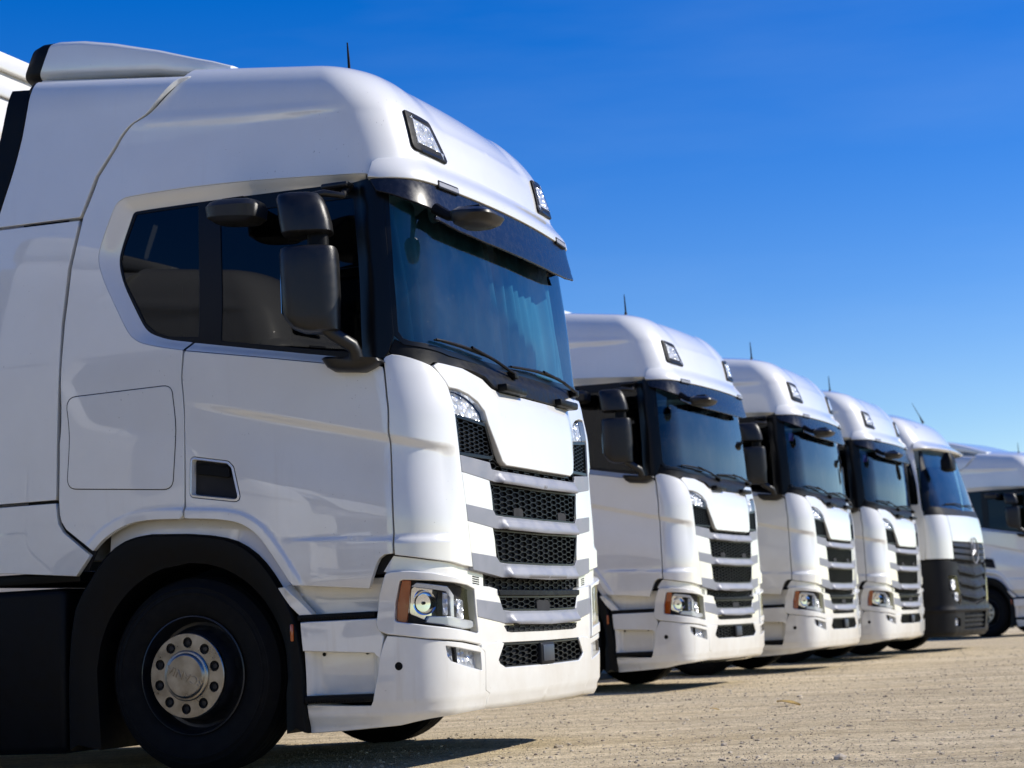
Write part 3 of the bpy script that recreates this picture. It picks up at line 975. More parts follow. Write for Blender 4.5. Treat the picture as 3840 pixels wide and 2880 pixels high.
    for yy in (-.95, -.35, .35, .95):
        bm = bmesh.new()
        P = SK.surf(np.array([Y(abs(yy), 2.80)[0]]), np.array([2.80]), 0.0)[0]; P[1] = yy
        bm_box(bm, (P[0] - .01, yy - .015, 2.79), (P[0] + .05, yy + .015, 2.83), .004)
        from_bm('visor_bracket', bm, 'black', T)
    # ---- roof lamps
    rl = fillet([Y(.965, 3.298), Y(.995, 3.082), Y(.665, 3.064), Y(.745, 3.272)], [.012, .03, .015, .04])
    def loff(s, v, B): return .012
    ln = panel([rl], off=.014, thick=.02, e=.006, g=.05)
    li = inset(rl, .042)
    lens = panel([li], off=.0185, thick=.01, g=.05)
    a, b = both('roof_lamp', ln, 'black', T)
    for o, mir in ((a, False), (b, True)):
        m1 = panel([inset(rl, .040)], off=.0145, thick=.003, g=.06); m1.n = m1.n
        build('lamp_reflector', m1.mirror() if mir else m1, MT['facet'], o)
        build('lamp_lens', lens.mirror() if mir else lens, 'clear', o)
        for zz, ya, yb in ((3.268, .915, .775), (3.080, .93, .74)):
            sl_ = [Y(ya, zz + .008), Y(ya, zz - .006), Y(yb, zz - .010), Y(yb, zz + .002)]
            m2 = panel([sl_], off=.0165, thick=.003, g=.06)
            build('vent_slot', m2.mirror() if mir else m2, 'gloss', o)
    # ---- windscreen with its black border
    wl = [X(1.150, 2.90), X(1.178, 2.357), X(1.196, 2.10), X(1.235, 2.055), Y(.9, 2.02), Y(.5, 2.005), (SMAX, 2.0), (SMAX, 2.90)]
    wl2 = [X(1.168, 2.88), X(1.186, 2.40), X(1.20, 2.12), X(1.222, 2.082), X(1.25, 2.072), Y(.9, 2.045), Y(.5, 2.032), (SMAX, 2.028), (SMAX, 2.88)]
    def wof(s, v, B): return -.006
    ws = build('windscreen', panel([wl], off=-.008, thick=.004, half=True, g=.05, rim=False), 'screen', T)
    lp1 = [X(1.150, 2.90), X(1.178, 2.357), X(1.196, 2.10), X(1.235, 2.055), Y(.9, 2.02), Y(.5, 2.005), (SMAX, 2.0), (SMAX, 2.028), Y(.5, 2.032), Y(.9, 2.046), X(1.262, 2.072), X(1.232, 2.086), X(1.214, 2.12), X(1.196, 2.40), X(1.172, 2.84), Y(1.0, 2.85), (SMAX, 2.85), (SMAX, 2.90)]
    build('glass_border', panel([lp1], off=-.0055, thick=.002, e=.0006, half=True, g=.05), 'gloss', ws)
    # ---- cowl below the glass
    cl = [(SMAX, 2.012), Y(.5, 2.018), Y(.9, 2.03), X(1.235, 2.06), X(1.20, 2.082), X(1.174, 2.022), X(1.186, 2.010), X(1.261, 1.993), X(1.302, 1.975), Y(1.086, 1.957), Y(1.05, 1.977), Y(.8, 1.972), Y(.6, 1.935), Y(.52, 1.892), Y(.45, 1.875), (SMAX, 1.872)]
    def cof(s, v, B): return -.012 + .034 * sstep(2.03, 1.93, v) * sstep(.45, .7, s)
    cw = build('cowl', panel([cl], off=cof, thick=.03, half=True, g=.03), 'black', T)
    for ya, yb in ((.17, .47), (-.37, -.66)):
        Pm = SK.surf(np.array([Y(abs(ya + yb) / 2, 1.89)[0]]), np.array([1.89]), 0.0)[0]
        bm = bmesh.new(); lo_, hi_ = min(ya, yb), max(ya, yb)
        bm_box(bm, (Pm[0] - .03, -hi_, 1.872), (Pm[0] + .066, -lo_, 1.914), .012, 2, Matrix.Shear('XY', 4, (0, 0)) if False else None)
        from_bm('hinge_cover', bm, 'black', cw)
    # ---- wipers
    def sp(y, z, o):
        q = SK.surf(np.array([Y(abs(y), z)[0]]), np.array([z]), o)[0]
        return Vector((q[0], -y, q[2]))
    for blade, arm in ((((1.05, 2.082), (.80, 2.072), (.50, 2.052)), ((.72, 2.075), (.45, 2.035), (.21, 1.985))), (((.24, 2.03), (-.15, 2.045), (-.57, 2.045)), ((-.24, 2.05), (-.6, 2.03), (-.87, 1.995)))):
        bm = bmesh.new()
        tube(bm, [sp(y, z, .032) for y, z in densify(arm, .1, False)], [.009] * len(densify(arm, .1, False)), 8)
        P = sp(*arm[-1], .01)
        bm_box(bm, P - Vector((.03, .03, .02)), P + Vector((.03, .03, .02)), .008)
        w = from_bm('wiper', bm, 'black', T)
        bm = bmesh.new()
        L_ = densify(blade, .06, False)
        tube(bm, [sp(y, z, .012) for y, z in L_], [.0045] * len(L_), 6)
        tube(bm, [sp(y, z, .024) for y, z in L_], [.006 + .003 * math.sin(math.pi * i / (len(L_) - 1)) for i in range(len(L_))], 6)
        from_bm('wiper_blade', bm, 'black', w)
    # ---- bonnet flap and corner panels
    hd = [(SMAX, 1.866), Y(.45, 1.868), Y(.53, 1.884), Y(.60, 1.927), Y(.8, 1.963), Y(1.03, 1.968), Y(1.072, 1.953), Y(1.045, 1.914), Y(1.011, 1.876), Y(.993, 1.850), Y(.90, 1.848), Y(.80, 1.831), Y(.71, 1.80), Y(.655, 1.755), Y(.636, 1.693), Y(.56, 1.549), Y(.53, 1.503), Y(.485, 1.485), (SMAX, 1.481)]
    def hof(s, v, B):
        y = np.abs(B[..., 1])
        ctr = 1 - sstep(.52, .68, y)
        return .004 + .022 * ctr * sstep(1.92, 1.80, v)
    build('bonnet_flap', panel([hd], off=hof, thick=.035, e=.007, half=True, g=.028, gap=.003), 'white', T)
    cp = [X(1.146, 1.984), X(1.156, 1.996), X(1.185, 2.005), X(1.222, 1.999), X(1.261, 1.987), X(1.302, 1.969), Y(1.086, 1.951), Y(1.05, 1.917), Y(1.014, 1.876), Y(.998, 1.841), Y(.990, 1.79), Y(.980, 1.718), Y(.969, 1.617), Y(.957, 1.514), Y(.947, 1.43), Y(.918, 1.268), Y(.906, 1.189), Y(.877, 1.029), Y(.867, .958), Y(.954, .966), X(1.317, .998), X(1.172, 1.026), X(1.170, 1.30), X(1.165, 1.64), X(1.162, 1.80), X(1.150, 1.945)]
    both('corner_panel', panel([cp], off=.002, thick=.03, e=.004, g=.026, gap=.004, lines=[[X(x_, 1.885 - .238 * (x_ - .04) - dz) for x_ in np.linspace(1.17, 1.36, 12)] for dz in (0, .0125, .025, .0375, .05, .0625)]), 'white', T)
    # ---- upper marker lamps
    mk = [Y(.987, 1.836), Y(.90, 1.834), Y(.80, 1.816), Y(.725, 1.786), Y(.672, 1.748), Y(.648, 1.695), Y(.825, 1.709), Y(.975, 1.721)]
    mk = fillet(mk, .006)
    a, b = both('position_lamp', panel([mk], off=-.03, thick=.01, g=.04), MT['facet'], T)
    ml = panel([inset(mk, .004)], off=.002, thick=.02, e=.004, g=.04)
    build('lamp_lens', ml, 'clear', a); build('lamp_lens', ml.mirror(), 'clear', b)
    # ---- mesh beside the flap
    ms = [Y(.972, 1.715), Y(.825, 1.704), Y(.648, 1.690), Y(.565, 1.522), Y(.62, 1.510), Y(.954, 1.513)]
    a, b = both('grille_backing', panel([ms], off=-.045, thick=.01, g=.08), 'dark', T)
    mso = ms; msi = inset(ms, .014)
    rm = panel([mso, msi], off=-.004, thick=.03, e=.003, g=.05)
    a, b = both('grille_frame', rm, 'gloss', T)
    hm = hexmesh(msi, .070, .0215, -.012, .003, .016)
    for o, m_ in ((a, hm), (b, flipy(hm))): tag(build('mesh', m_, MT['meshblack'], o), kind='stuff')
    # ---- strips, main grilles
    def grille(name, lp, cw_, ch_, o, rimw=.012, back=-.055):
        ci = [i for i, p in enumerate(lp) if p[0] > SMAX - 1e-6]
        outer = [lp[ci[-1]]] + lp[ci[-1] + 1:] + lp[:ci[0]] + [lp[ci[0]]]
        inner = inset_half(lp, rimw)
        fr_ = panel([outer + inner[::-1]], off=o + .006, thick=.035, e=.002, half=True, g=.05)
        g_ = build(name, fr_, 'gloss', T)
        build('backing', panel([lp], off=back, thick=.004, half=True, g=.1, rim=False), 'dark', g_)
        tag(build('mesh', hexmesh(inset_half(lp, rimw), cw_, ch_, o, .0032, .018, half=True), MT['meshblack'], g_), kind='stuff')
        return g_
    grille('grille', [Y(.632, 1.503), Y(.585, 1.514), Y(.49, 1.478), (SMAX, 1.475), (SMAX, 1.444), Y(.56, 1.449), Y(.625, 1.458)], .10, .030, -.010, .004)
    g2 = grille('grille', [Y(.650, 1.392), (SMAX, 1.384), (SMAX, 1.212), Y(.56, 1.216), Y(.605, 1.224), Y(.637, 1.34)], .108, .0285, -.008)
    grille('grille', [Y(.635, 1.155), (SMAX, 1.149), (SMAX, .973), Y(.51, .977), Y(.567, .985), Y(.618, 1.10)], .108, .0285, -.008)
    # small sensor plates on the second grille
    for ya, yb in ((.36, .24), (-.44, -.30)):
        lo_, hi_ = sorted((abs(ya), abs(yb)))
        pl = fillet([Y(hi_, 1.222), Y(hi_, 1.258), Y(hi_ - .02, 1.268), Y(lo_ + .02, 1.268), Y(lo_, 1.258), Y(lo_, 1.222)], .004)
        m_ = panel([pl], off=-.004, thick=.01, g=.06)
        build('sensor_plate', m_ if ya > 0 else m_.mirror(), 'dark', g2)
    # ---- silver bars
    def baroff(yc_, zt, zb, arm=.004, ctr=.046):
        def fn(s, v, B):
            y = np.abs(B[..., 1])
            c_ = 1 - sstep(yc_ - .045, yc_ + .01, y)
            t = np.clip((v - zb) / (zt - zb), 0, 1)
            return arm + c_ * ((ctr - arm) * (1 - .55 * sstep(.25, 1.0, t)) - .012 * sstep(.22, 0., t))
        return fn
    def bar(top, bot, yc_):
        lp = [Y(*p) for p in top] + [(SMAX, top_c)] + [(SMAX, bot_c)] + [Y(*p) for p in bot]
        return lp
    for (top, tc_, bot, bc_, yc_) in (
            ([(.953, 1.508), (.642, 1.488), (.627, 1.456), (.56, 1.446)], 1.441, [(.55, 1.386), (.622, 1.399), (.945, 1.431)], 1.382, .60),
            ([(.917, 1.267), (.627, 1.246), (.602, 1.221), (.54, 1.213)], 1.209, [(.50, 1.151), (.612, 1.159), (.906, 1.189)], 1.148, .58),
            ([(.876, 1.028), (.606, 1.011), (.567, .982), (.507, .974)], .970, [(.44, .904), (.53, .909), (.865, .948)], .899, .54),
            ([(.856, .798), (.580, .777), (.556, .741), (.495, .733)], .729, [(.42, .668), (.55, .680), (.836, .716)], .664, .53)):
        lp = [Y(*p) for p in top] + [(SMAX, tc_), (SMAX, bc_)] + [Y(*p) for p in bot]
        build('trim_bar', panel([lp], off=baroff(yc_, tc_, bc_), thick=.04, e=.004, half=True, g=.02), 'silver', T)
    # ---- white fillers between the bars
    for lp in ([Y(.944, 1.427), Y(.655, 1.397), Y(.640, 1.34), Y(.628, 1.248), Y(.918, 1.270)], [Y(.904, 1.186), Y(.638, 1.158), Y(.620, 1.10), Y(.606, 1.013), Y(.878, 1.031)]):
        both('grille_cheek', panel([lp], off=.002, thick=.03, g=.04, gap=.001), 'white', T)
    # ---- lower front: band above the headlamp, vent, lower panel
    bd = [X(1.105, .95), X(1.16, 1.02), X(1.317, .992), Y(.95, .965), Y(.868, .958), Y(.72, .93), Y(.72, .866), Y(.87, .868), X(1.31, .925), X(1.158, .935)]
    ba, bb = both('lower_band', panel([bd], off=-.022, thick=.02, g=.035), 'white', T)
    for k in range(4):
        zz = .917 - k * .011
        vs = [Y(.835, zz), Y(.765, zz - .007), Y(.765, zz - .012), Y(.835, zz - .005)]
        m_ = panel([vs], off=-.0205, thick=.004, g=.1, e=.0005)
        build('vent_slot', m_, 'dark', ba); build('vent_slot', m_.mirror(), 'dark', bb)
    grille('grille', [Y(.705, .925), (SMAX, .91), (SMAX, .838), Y(.60, .842), Y(.69, .855)], .10, .028, -.035, .006, -.07)
    build('grille_lip', panel([[Y(.603, .842), (SMAX, .838), (SMAX, .818), Y(.596, .821)]], off=.010, thick=.03, e=.005, half=True, g=.04), 'black', T)
    g5 = grille('grille', [Y(.594, .819), (SMAX, .816), (SMAX, .732), Y(.51, .737), Y(.562, .746)], .10, .027, -.010)
    pl = fillet([Y(.095, .737), Y(.095, .775), Y(.08, .788), (SMAX, .788), (SMAX, .737)], [0, .004, .004, 0, 0])
    build('sensor_plate', panel([pl], off=-.003, thick=.01, half=True, g=.06), 'dark', g5)
    lf = [(SMAX, .662), Y(.42, .666), Y(.55, .745), Y(.592, .815), Y(.605, .848), Y(.69, .86), Y(.868, .868), Y(.848, .622), Y(.832, .572), Y(.80, .578), Y(.64, .588), Y(.60, .582), Y(.545, .5805), (SMAX, .578)]
    build('lower_front_panel', panel([lf], off=.0, thick=.04, e=.005, half=True, g=.035, gap=.002), 'white', T)
    g6p = [Y(.548, .664), (SMAX, .662), (SMAX, .628), Y(.46, .630), Y(.512, .635)]
    gg = build('grille', panel([g6p], off=.0025, thick=.02, half=True, g=.06, e=.001), 'dark', T)
    tag(build('mesh', hexmesh(inset_half(g6p, .003), .09, .026, .007, .004, .006, half=True), MT['meshblack'], gg), kind='stuff')
    # ---- bumper
    g7 = [Y(.56, .575), (SMAX, .570), (SMAX, .450), Y(.555, .453), Y(.62, .478), Y(.635, .495)]
    bc = [(SMAX, .5725), Y(.565, .5755), Y(.645, .497), Y(.70, .545), Y(.80, .572), Y(.826, .562), Y(.781, .541), Y(.778, .353), Y(.735, .335), Y(.740, .252), Y(.6, .246), (SMAX, .242)]
    hole = [Y(.563, .5775), (SMAX, .5725)]
    bo = [Y(.826, .562), Y(.781, .541), Y(.778, .353), Y(.735, .335), Y(.740, .252), Y(.6, .247), (SMAX, .243), (SMAX, .449), Y(.553, .452), Y(.622, .476), Y(.638, .495), Y(.565, .576), Y(.62, .584), Y(.70, .580), Y(.80, .574)]
    def bof(s, v, B): return .006 - .014 * sstep(.33, .312, v) - .03 * sstep(.285, .22, v)
    build('bumper', panel([bo], off=bof, thick=.05, e=.006, half=True, g=.03, gap=.002), 'white', T)
    gr = grille('grille', g7, .108, .0285, -.008, .008)
    bm = bmesh.new()
    Pm = SK.surf(np.array([SMAX]), np.array([.51]), 0.0)[0]
    bm_box(bm, (Pm[0] - .03, -.10, .452), (Pm[0] + .012, .10, .568), .012, 3)
    rd_ = from_bm('radar_cover', bm, 'grey', T)
    bm = bmesh.new()
    bm_box(bm, (Pm[0] + .008, -.082, .468), (Pm[0] + .018, .082, .556), .006, 2)
    from_bm('radar_face', bm, MT['radar'], rd_)
    fog = fillet([Y(1.122, .583), Y(1.07, .574), Y(.825, .540), Y(.818, .448), Y(1.01, .482), Y(1.09, .503), Y(1.112, .526)], .006)
    sens = [X(1.163 + .020 * math.cos(t), .495 + .020 * math.sin(t)) for t in np.linspace(0, 2 * math.pi, 20, endpoint=False)]
    co = [X(1.110, .640), X(1.20, .629), X(1.30, .612), Y(1.0, .589), Y(.832, .567), Y(.784, .541), Y(.781, .353), Y(.738, .335), Y(.742, .253), Y(.923, .247), X(1.30, .232), X(1.136, .212), X(.85, .195), X(.652, .187), X(.656, .318), X(1.00, .310), X(1.018, .330), X(1.035, .40), X(1.050, .45), X(1.064, .533), X(1.088, .60)]
    def cof2(s, v, B): return .004 - .014 * sstep(.33, .312, v) - .03 * sstep(.285, .20, v)
    a, b = both('bumper_corner', panel([co, fog, sens], off=cof2, thick=.04, e=.005, g=.03, gap=.002), 'white', T)
    fa = panel([inset(fog, -.002)], off=-.035, thick=.01, g=.05)
    fl_ = panel([inset(fog, .001)], off=-.001, thick=.02, e=.003, g=.05)
    fd = panel([[Y(1.068, .572), Y(1.058, .570), Y(1.052, .496), Y(1.062, .498)]], off=.0005, thick=.02, g=.05)
    for o, mir in ((a, 0), (b, 1)):
        q = (lambda m_: m_.mirror()) if mir else (lambda m_: m_)
        fo = build('fog_lamp', q(fa), MT['facet'], o)
        build('lamp_lens', q(fl_), 'clear', o)
        build('lamp_divider', q(fd), 'grey', o)
        so = lathe([(.0195, .004), (.0195, -.003), (.012, -.004), (.011, .0), (0, .0)], 20); so.v += np.array([1.163, -1.236, .495])
        build('parking_sensor', flipy(so) if mir else so, 'black', o, sharp=30)
    # ---- headlamps
    head = fillet([X(1.192, .908), X(1.235, .905), X(1.32, .896), Y(.95, .872), Y(.876, .852), Y(.852, .628), Y(.95, .643), X(1.308, .677), X(1.22, .694), X(1.152, .706), X(1.160, .793)], [.03, 0, 0, 0, .015, .015, 0, 0, 0, .02, 0])
    ho = fillet([X(1.128, .938), X(1.158, .944), X(1.24, .941), X(1.315, .930), Y(1.0, .893), Y(.868, .870), Y(.845, .622), Y(.834, .580), Y(1.0, .602), X(1.30, .622), X(1.20, .640), X(1.112, .652), X(1.068, .672), X(1.060, .704), X(1.084, .836)], [.02, 0, 0, 0, 0, .01, 0, .005, 0, 0, 0, 0, .025, .02, 0])
    def hoo(s, v, B): return .012
    both('headlamp_surround', panel([ho, head], off=.012, thick=.05, e=.006, g=.026, gap=.002), 'white', T)
    bowl = panel([inset(head, -.003)], off=-.05, thick=.01, g=.04)
    wall = strip(list(head) + [head[0]], list(inset(head, .006)) + [inset(head, .006)[0]], .004, -.05, rows=3, round_=0)
    amb = fillet([X(1.200, .900), X(1.238, .897), X(1.207, .702), X(1.160, .712), X(1.168, .793)], .006)
    cover = panel([inset(head, .0005)], off=.006, thick=.01, e=.003, g=.03)
    refl = fillet([X(1.222, .744), X(1.240, .859), X(1.262, .872), Y(1.11, .853), Y(1.072, .818), Y(1.075, .715), X(1.30, .712)], .015)
    pod = fillet([X(1.250, .745), X(1.258, .845), Y(1.145, .838), Y(1.135, .73)], .03)
    lens2 = fillet([Y(1.115, .832), Y(1.085, .828), Y(1.088, .728), Y(1.118, .732)], .008)
    lens3 = fillet([Y(1.00, .80), Y(.945, .793), Y(.948, .705), Y(1.00, .712)], .01)
    guide = [Y(1.06, .715), Y(.99, .702), Y(.870, .690), Y(.872, .668), Y(.90, .662), Y(.96, .663), X(1.30, .700), X(1.315, .722)]
    strip_t = [X(1.243, .872), X(1.265, .884), Y(1.09, .862), Y(1.045, .822), Y(1.048, .718), Y(1.068, .720), Y(1.066, .812), Y(1.095, .845), X(1.268, .868)]
    a, b = both('headlamp', bowl + wall, 'dark', T)
    for o, mir in ((a, 0), (b, 1)):
        q = (lambda m_: m_.mirror()) if mir else (lambda m_: m_)
        build('indicator', q(panel([amb], off=-.010, thick=.03, e=.004, g=.04)), 'amber', o)
        build('reflector', q(panel([refl], off=-.042, thick=.012, e=.006, g=.04)), 'chrome', o)
        pm = SK.surf(np.array([.16]), np.array([.79]), -.03)[0]
        nn_ = SK.nbase(np.array([.16]), np.array([.79]))[0]
        dish = lathe([(.058, .02), (.052, .004), (.04, -.014), (.024, -.024), (0, -.028)], 32, 'x')
        ang = math.atan2(nn_[1], nn_[0])
        R_ = np.array([[math.cos(ang), -math.sin(ang), 0], [math.sin(ang), math.cos(ang), 0], [0, 0, 1]])
        dish = MD(dish.v @ R_.T + pm, dish.f)
        build('lamp_bowl', flipy(dish) if mir else dish, 'chrome', o, sharp=40)
        bl_ = lathe([(.0, .012), (.007, .010), (.008, .0), (.007, -.02)], 16, 'x'); bl_ = MD(bl_.v @ R_.T + pm, bl_.f)
        build('bulb_cap', flipy(bl_) if mir else bl_, 'grey', o, sharp=40)
        build('divider', q(panel([fillet([Y(1.140, .845), Y(1.118, .842), Y(1.122, .715), Y(1.150, .72)], .006)], off=-.012, thick=.03, g=.04)), 'gloss', o)
        build('projector', q(panel([lens2], off=-.016, thick=.02, e=.005, g=.04)), MT['facet'], o)
        build('projector', q(panel([lens3], off=-.02, thick=.02, e=.006, g=.04)), MT['facet'], o)
        build('light_guide', q(panel([guide], off=-.008, thick=.02, e=.006, g=.03)), 'guide', o)
        build('light_guide', q(panel([strip_t], off=-.012, thick=.02, e=.005, g=.03)), 'guide', o)
        build('lens_cover', q(cover), 'clear', o)
    # ---- step side
    sp_ = XS([(.645, .722), (1.052, .722), (1.066, .665), (1.085, .638), (1.062, .540), (1.048, .552), (1.036, .567), (.652, .590)])
    both('step_panel', panel([sp_], off=.002, thick=.06, e=.006, g=.04), 'white', T)
    wd = XS([(.520, .898), (.565, .898), (.70, .762), (.635, .762), (.585, .81)])
    both('arch_wedge', panel([wd], off=-.01, thick=.05, e=.004, g=.05), 'white', T)
    rc1 = XS([(.56, .92), (1.10, .92), (1.10, .74), (.66, .74)])
    both('step_well', panel([rc1], off=-.085, thick=.01, g=.06), 'white', T)
    rc2 = XS([(.655, .60), (.70, .60), (1.0, .585), (1.06, .56), (1.04, .36), (.655, .36)])
    def rof(s, v, B): return -.075 + .07 * (1 - sstep(.655, .72, B[..., 0])) * .9 + .06 * sstep(1.0, 1.05, B[..., 0])
    ra, rb = both('step_well', panel([rc2], off=rof, thick=.01, g=.03), 'white', T)
    for xx in (.73, .965):
        q = lathe([(.009, 0), (.009, -.004), (.006, -.006), (0, -.006)], 12); q.v += np.array([xx, -1.165, .565])
        build('bolt', q, 'black', ra, sharp=30); build('bolt', flipy(q), 'black', rb, sharp=30)
    for z0_, z1_, xa_, xb_ in ((.732, .762, .622, 1.046), (.330, .368, .646, 1.020)):
        for sg in (1, -1):
            bm = bmesh.new()
            bm_box(bm, (xa_, -1.236, z0_), (xb_, -1.06, z1_), .006, 2)
            n_ = int((xb_ - xa_ - .03) / .014)
            for k in range(n_):
                xx = xa_ + .015 + (k + .5) * .014
                bm_box(bm, (xx - .004, -1.241, z0_ + .004), (xx + .004, -1.15, z0_ + .013))
            if sg < 0:
                for v_ in bm.verts: v_.co.y *= -1
            from_bm('step_tread', bm, 'black', T)
    # ---- wheel arch
    OA = [(-.72, .13), (-.72, .42), (-.716, .546), (-.70, .72), (-.673, .85), (-.63, .93), (-.579, .996), (-.53, 1.062), (-.477, 1.116), (-.42, 1.158), (-.358, 1.187), (-.29, 1.203), (-.206, 1.211), (.014, 1.200), (.13, 1.186), (.229, 1.166), (.29, 1.145), (.347, 1.113), (.40, 1.073), (.445, 1.026), (.49, .968), (.533, .9), (.572, .83), (.603, .761), (.625, .68), (.638, .607), (.650, .45), (.654, .353), (.656, .188)]
    cx_, cz_ = 0.0, .50
    IA = []
    for (x_, z_) in OA:
        an = math.atan2(z_ - cz_, x_ - cx_)
        IA.append((cx_ + .553 * math.cos(an), cz_ + .553 * math.sin(an)))
    IA[0] = (-.535, .13); IA[-1] = (.535, .188)
    P3 = lambda L_, y_: [(p[0], y_, p[1]) for p in L_]
    IN = lambda L_, d: [((p[0]) * (1 - d / .65), (p[1] - .5) * (1 - d / .65) + .5) for p in L_]
    fm = merge(strip3(P3(OA, -1.10), P3(OA, -1.222), 2, 90), strip3(P3(OA, -1.222), P3(IN(OA, .012), -1.238), 2, 90), strip3(P3(IN(OA, .012), -1.238), P3(IN(OA, .055), -1.240), 2, 90),
               strip3(P3(IN(OA, .055), -1.240), P3(IA, -1.215), 3, 90), strip3(P3(IA, -1.215), P3(IA, -.75), 3, 90))
    for sg in (1, -1):
        m_ = fm if sg > 0 else flipy(fm)
        bm = md_bm(m_); bmesh.ops.remove_doubles(bm, verts=bm.verts[:], dist=.0005)
        fo = from_bm('wheel_arch', bm, 'black', T, 40)
        bm = bmesh.new(); bm_box(bm, (.585, -1.246, .635), (.603, -1.228, .72), .006, 2, None)
        if sg < 0:
            for v_ in bm.verts: v_.co.y *= -1
        from_bm('side_marker', bm, 'amber', fo)
    AU = [(p[0] * 1.0, p[1] + .03) for p in ARCH if p[0] > -.5] + [(.66, .88)]
    OB = [p for p in OA if -.50 < p[0] < .58 and p[1] > .82]
    ib = merge(strip3(P3(AU, -1.165), P3([(p[0] * .985, p[1] - .02) for p in OB], -1.20), 3, 60))
    for sg in (1, -1):
        from_bm('inner_fender', md_bm(ib if sg > 0 else flipy(ib)), 'white2', T, 40)
    # ---- mirrors (both doors)
    for sg in (1, -1):
        def put(name, md, mat, par, sharp=45):
            return from_bm(name, md_bm(md if sg > 0 else flipy(md)), mat, par, sharp)
        ax, ay = np.array((.90, -.43, 0)), np.array((.43, .90, 0))
        a2, b2 = (.93, .36, 0), (-.36, .93, 0)
        c0 = (.868, -1.44)
        sec = []
        for z_, a_, b_, dx in ((2.112, .06, .06, .055), (2.118, .09, .082, .045), (2.14, .115, .10, .02), (2.19, .135, .112, .0), (2.30, .142, .117, -.002), (2.42, .143, .118, -.004), (2.505, .142, .117, -.006), (2.524, .137, .112, -.006), (2.532, .12, .10, -.006)):
            sec.append(((c0[0] + dx, c0[1], z_), a_, b_, 3.6, a2, b2))
        base = empty('mirror') ; base.parent = T
        put('mirror_housing', loft(sec, 40), 'mirrorblack', base)
        sec = []
        for z_, a_, b_, dx in ((2.598, .112, .092, .018), (2.608, .125, .103, .016), (2.66, .127, .106, .008), (2.73, .122, .102, -.006), (2.78, .114, .095, -.02), (2.80, .10, .083, -.026), (2.807, .078, .064, -.028)):
            sec.append(((.842 + dx, c0[1], z_), a_, b_, 3.6, a2, b2))
        put('wide_mirror_housing', loft(sec, 40), 'mirrorblack', base)
        put('mirror_neck', loft([((.905, -1.425, 2.50), .055, .05, 3, a2, b2), ((.905, -1.425, 2.63), .05, .045, 3, a2, b2)], 20), 'black', base)
        bm = bmesh.new()
        tube(bm, [(.93, -1.44, 2.14), (.97, -1.42, 2.10), (1.04, -1.36, 2.045), (1.045, -1.345, 2.02), (1.045, -1.33, 1.985)], [.034, .036, .034, .032, .034], 12)
        if sg < 0:
            for v_ in bm.verts: v_.co.y *= -1
        from_bm('mirror_arm', bm, 'mirrorblack', base, 50)
        bm = bmesh.new()
        tube(bm, [(.86, -1.42, 2.80), (.93, -1.39, 2.812), (1.01, -1.33, 2.80)], [.016, .018, .014], 10)
        tube(bm, [(1.0, -1.335, 2.80), (.98, -1.27, 2.83), (.97, -1.22, 2.86)], [.016, .018, .02], 10)
        bm_box(bm, (.85, -1.275, 2.862), (1.0, -1.19, 2.892), .012, 3)
        if sg < 0:
            for v_ in bm.verts: v_.co.y *= -1
        from_bm('mirror_arm', bm, 'mirrorblack', base, 50)
        foot = loft([((1.0, -1.275, 1.998), .15, .07, 3.5, (1, -.12, -.12), (0, 1, 0)), ((1.0, -1.275, 1.985), .16, .075, 3.5, (1, 0, -.12), (0, 1, 0)), ((.985, -1.27, 1.95), .12, .07, 3, (1, 0, -.1), (0, 1, 0)), ((.98, -1.26, 1.93), .08, .05, 3, (1, 0, -.1), (0, 1, 0))], 32)
        put('mirror_foot', foot, 'mirrorblack', base)
        gl = [((.765, -1.47 - .0, 2.16), .0, .0, 4, (0, 1, 0), (0, 0, 1))]
        bm = bmesh.new(); bm_box(bm, (-.0015, -.05, 2.21), (.0, .05, 2.45))
        Mx = Matrix.Translation((.868 - .1425 * .93, -1.44 - .1425 * .36, 0)) @ Matrix.Rotation(math.atan2(.36, .93), 4, 'Z')
        bmesh.ops.transform(bm, matrix=Mx, verts=bm.verts[:])
        if sg < 0:
            for v_ in bm.verts: v_.co.y *= -1
        from_bm('mirror_glass', bm, 'mirror', base)
    # kerb mirror above the passenger window, front mirror under the visor (passenger side only)
    k = [((.43, -1.37, 2.722), .11, .085, 3, (1, 0, -.08), (0, 1, 0)), ((.43, -1.375, 2.745), .145, .11, 3, (1, 0, -.08), (0, 1, 0)), ((.43, -1.375, 2.80), .15, .115, 3.2, (1, 0, -.05), (0, 1, 0)), ((.43, -1.37, 2.825), .135, .10, 3, (1, 0, -.05), (0, 1, 0)), ((.43, -1.37, 2.836), .11, .08, 3, (1, 0, -.05), (0, 1, 0))]
    ko = from_bm('kerb_mirror', md_bm(loft(k, 36)), 'mirrorblack', T, 40)
    bm = bmesh.new(); bm_box(bm, (.37, -1.43, 2.832), (.50, -1.32, 2.848), .008); bm_box(bm, (.40, -1.35, 2.79), (.48, -1.17, 2.835), .01)
    from_bm('mirror_bracket', bm, 'black', ko)
    cxm, cym = 1.60, -1.06
    k = [((cxm, cym, 2.618), .07, .09, 3, (1, 0, 0), (0, 1, 0)), ((cxm, cym, 2.635), .10, .125, 3.5, (1, 0, 0), (0, 1, 0)), ((cxm + .003, cym, 2.668), .112, .14, 4, (1, 0, -.05), (0, 1, 0)), ((cxm + .003, cym, 2.684), .108, .136, 4, (1, 0, -.08), (0, 1, 0)), ((cxm - .005, cym, 2.706), .075, .10, 4, (1, 0, -.10), (0, 1, 0))]
    fo = from_bm('front_mirror', md_bm(loft(k, 36)), 'mirrorblack', T, 40)
    bm = bmesh.new(); bm_box(bm, (cxm - .05, cym - .055, 2.702), (cxm + .04, cym + .055, 2.722), .008)
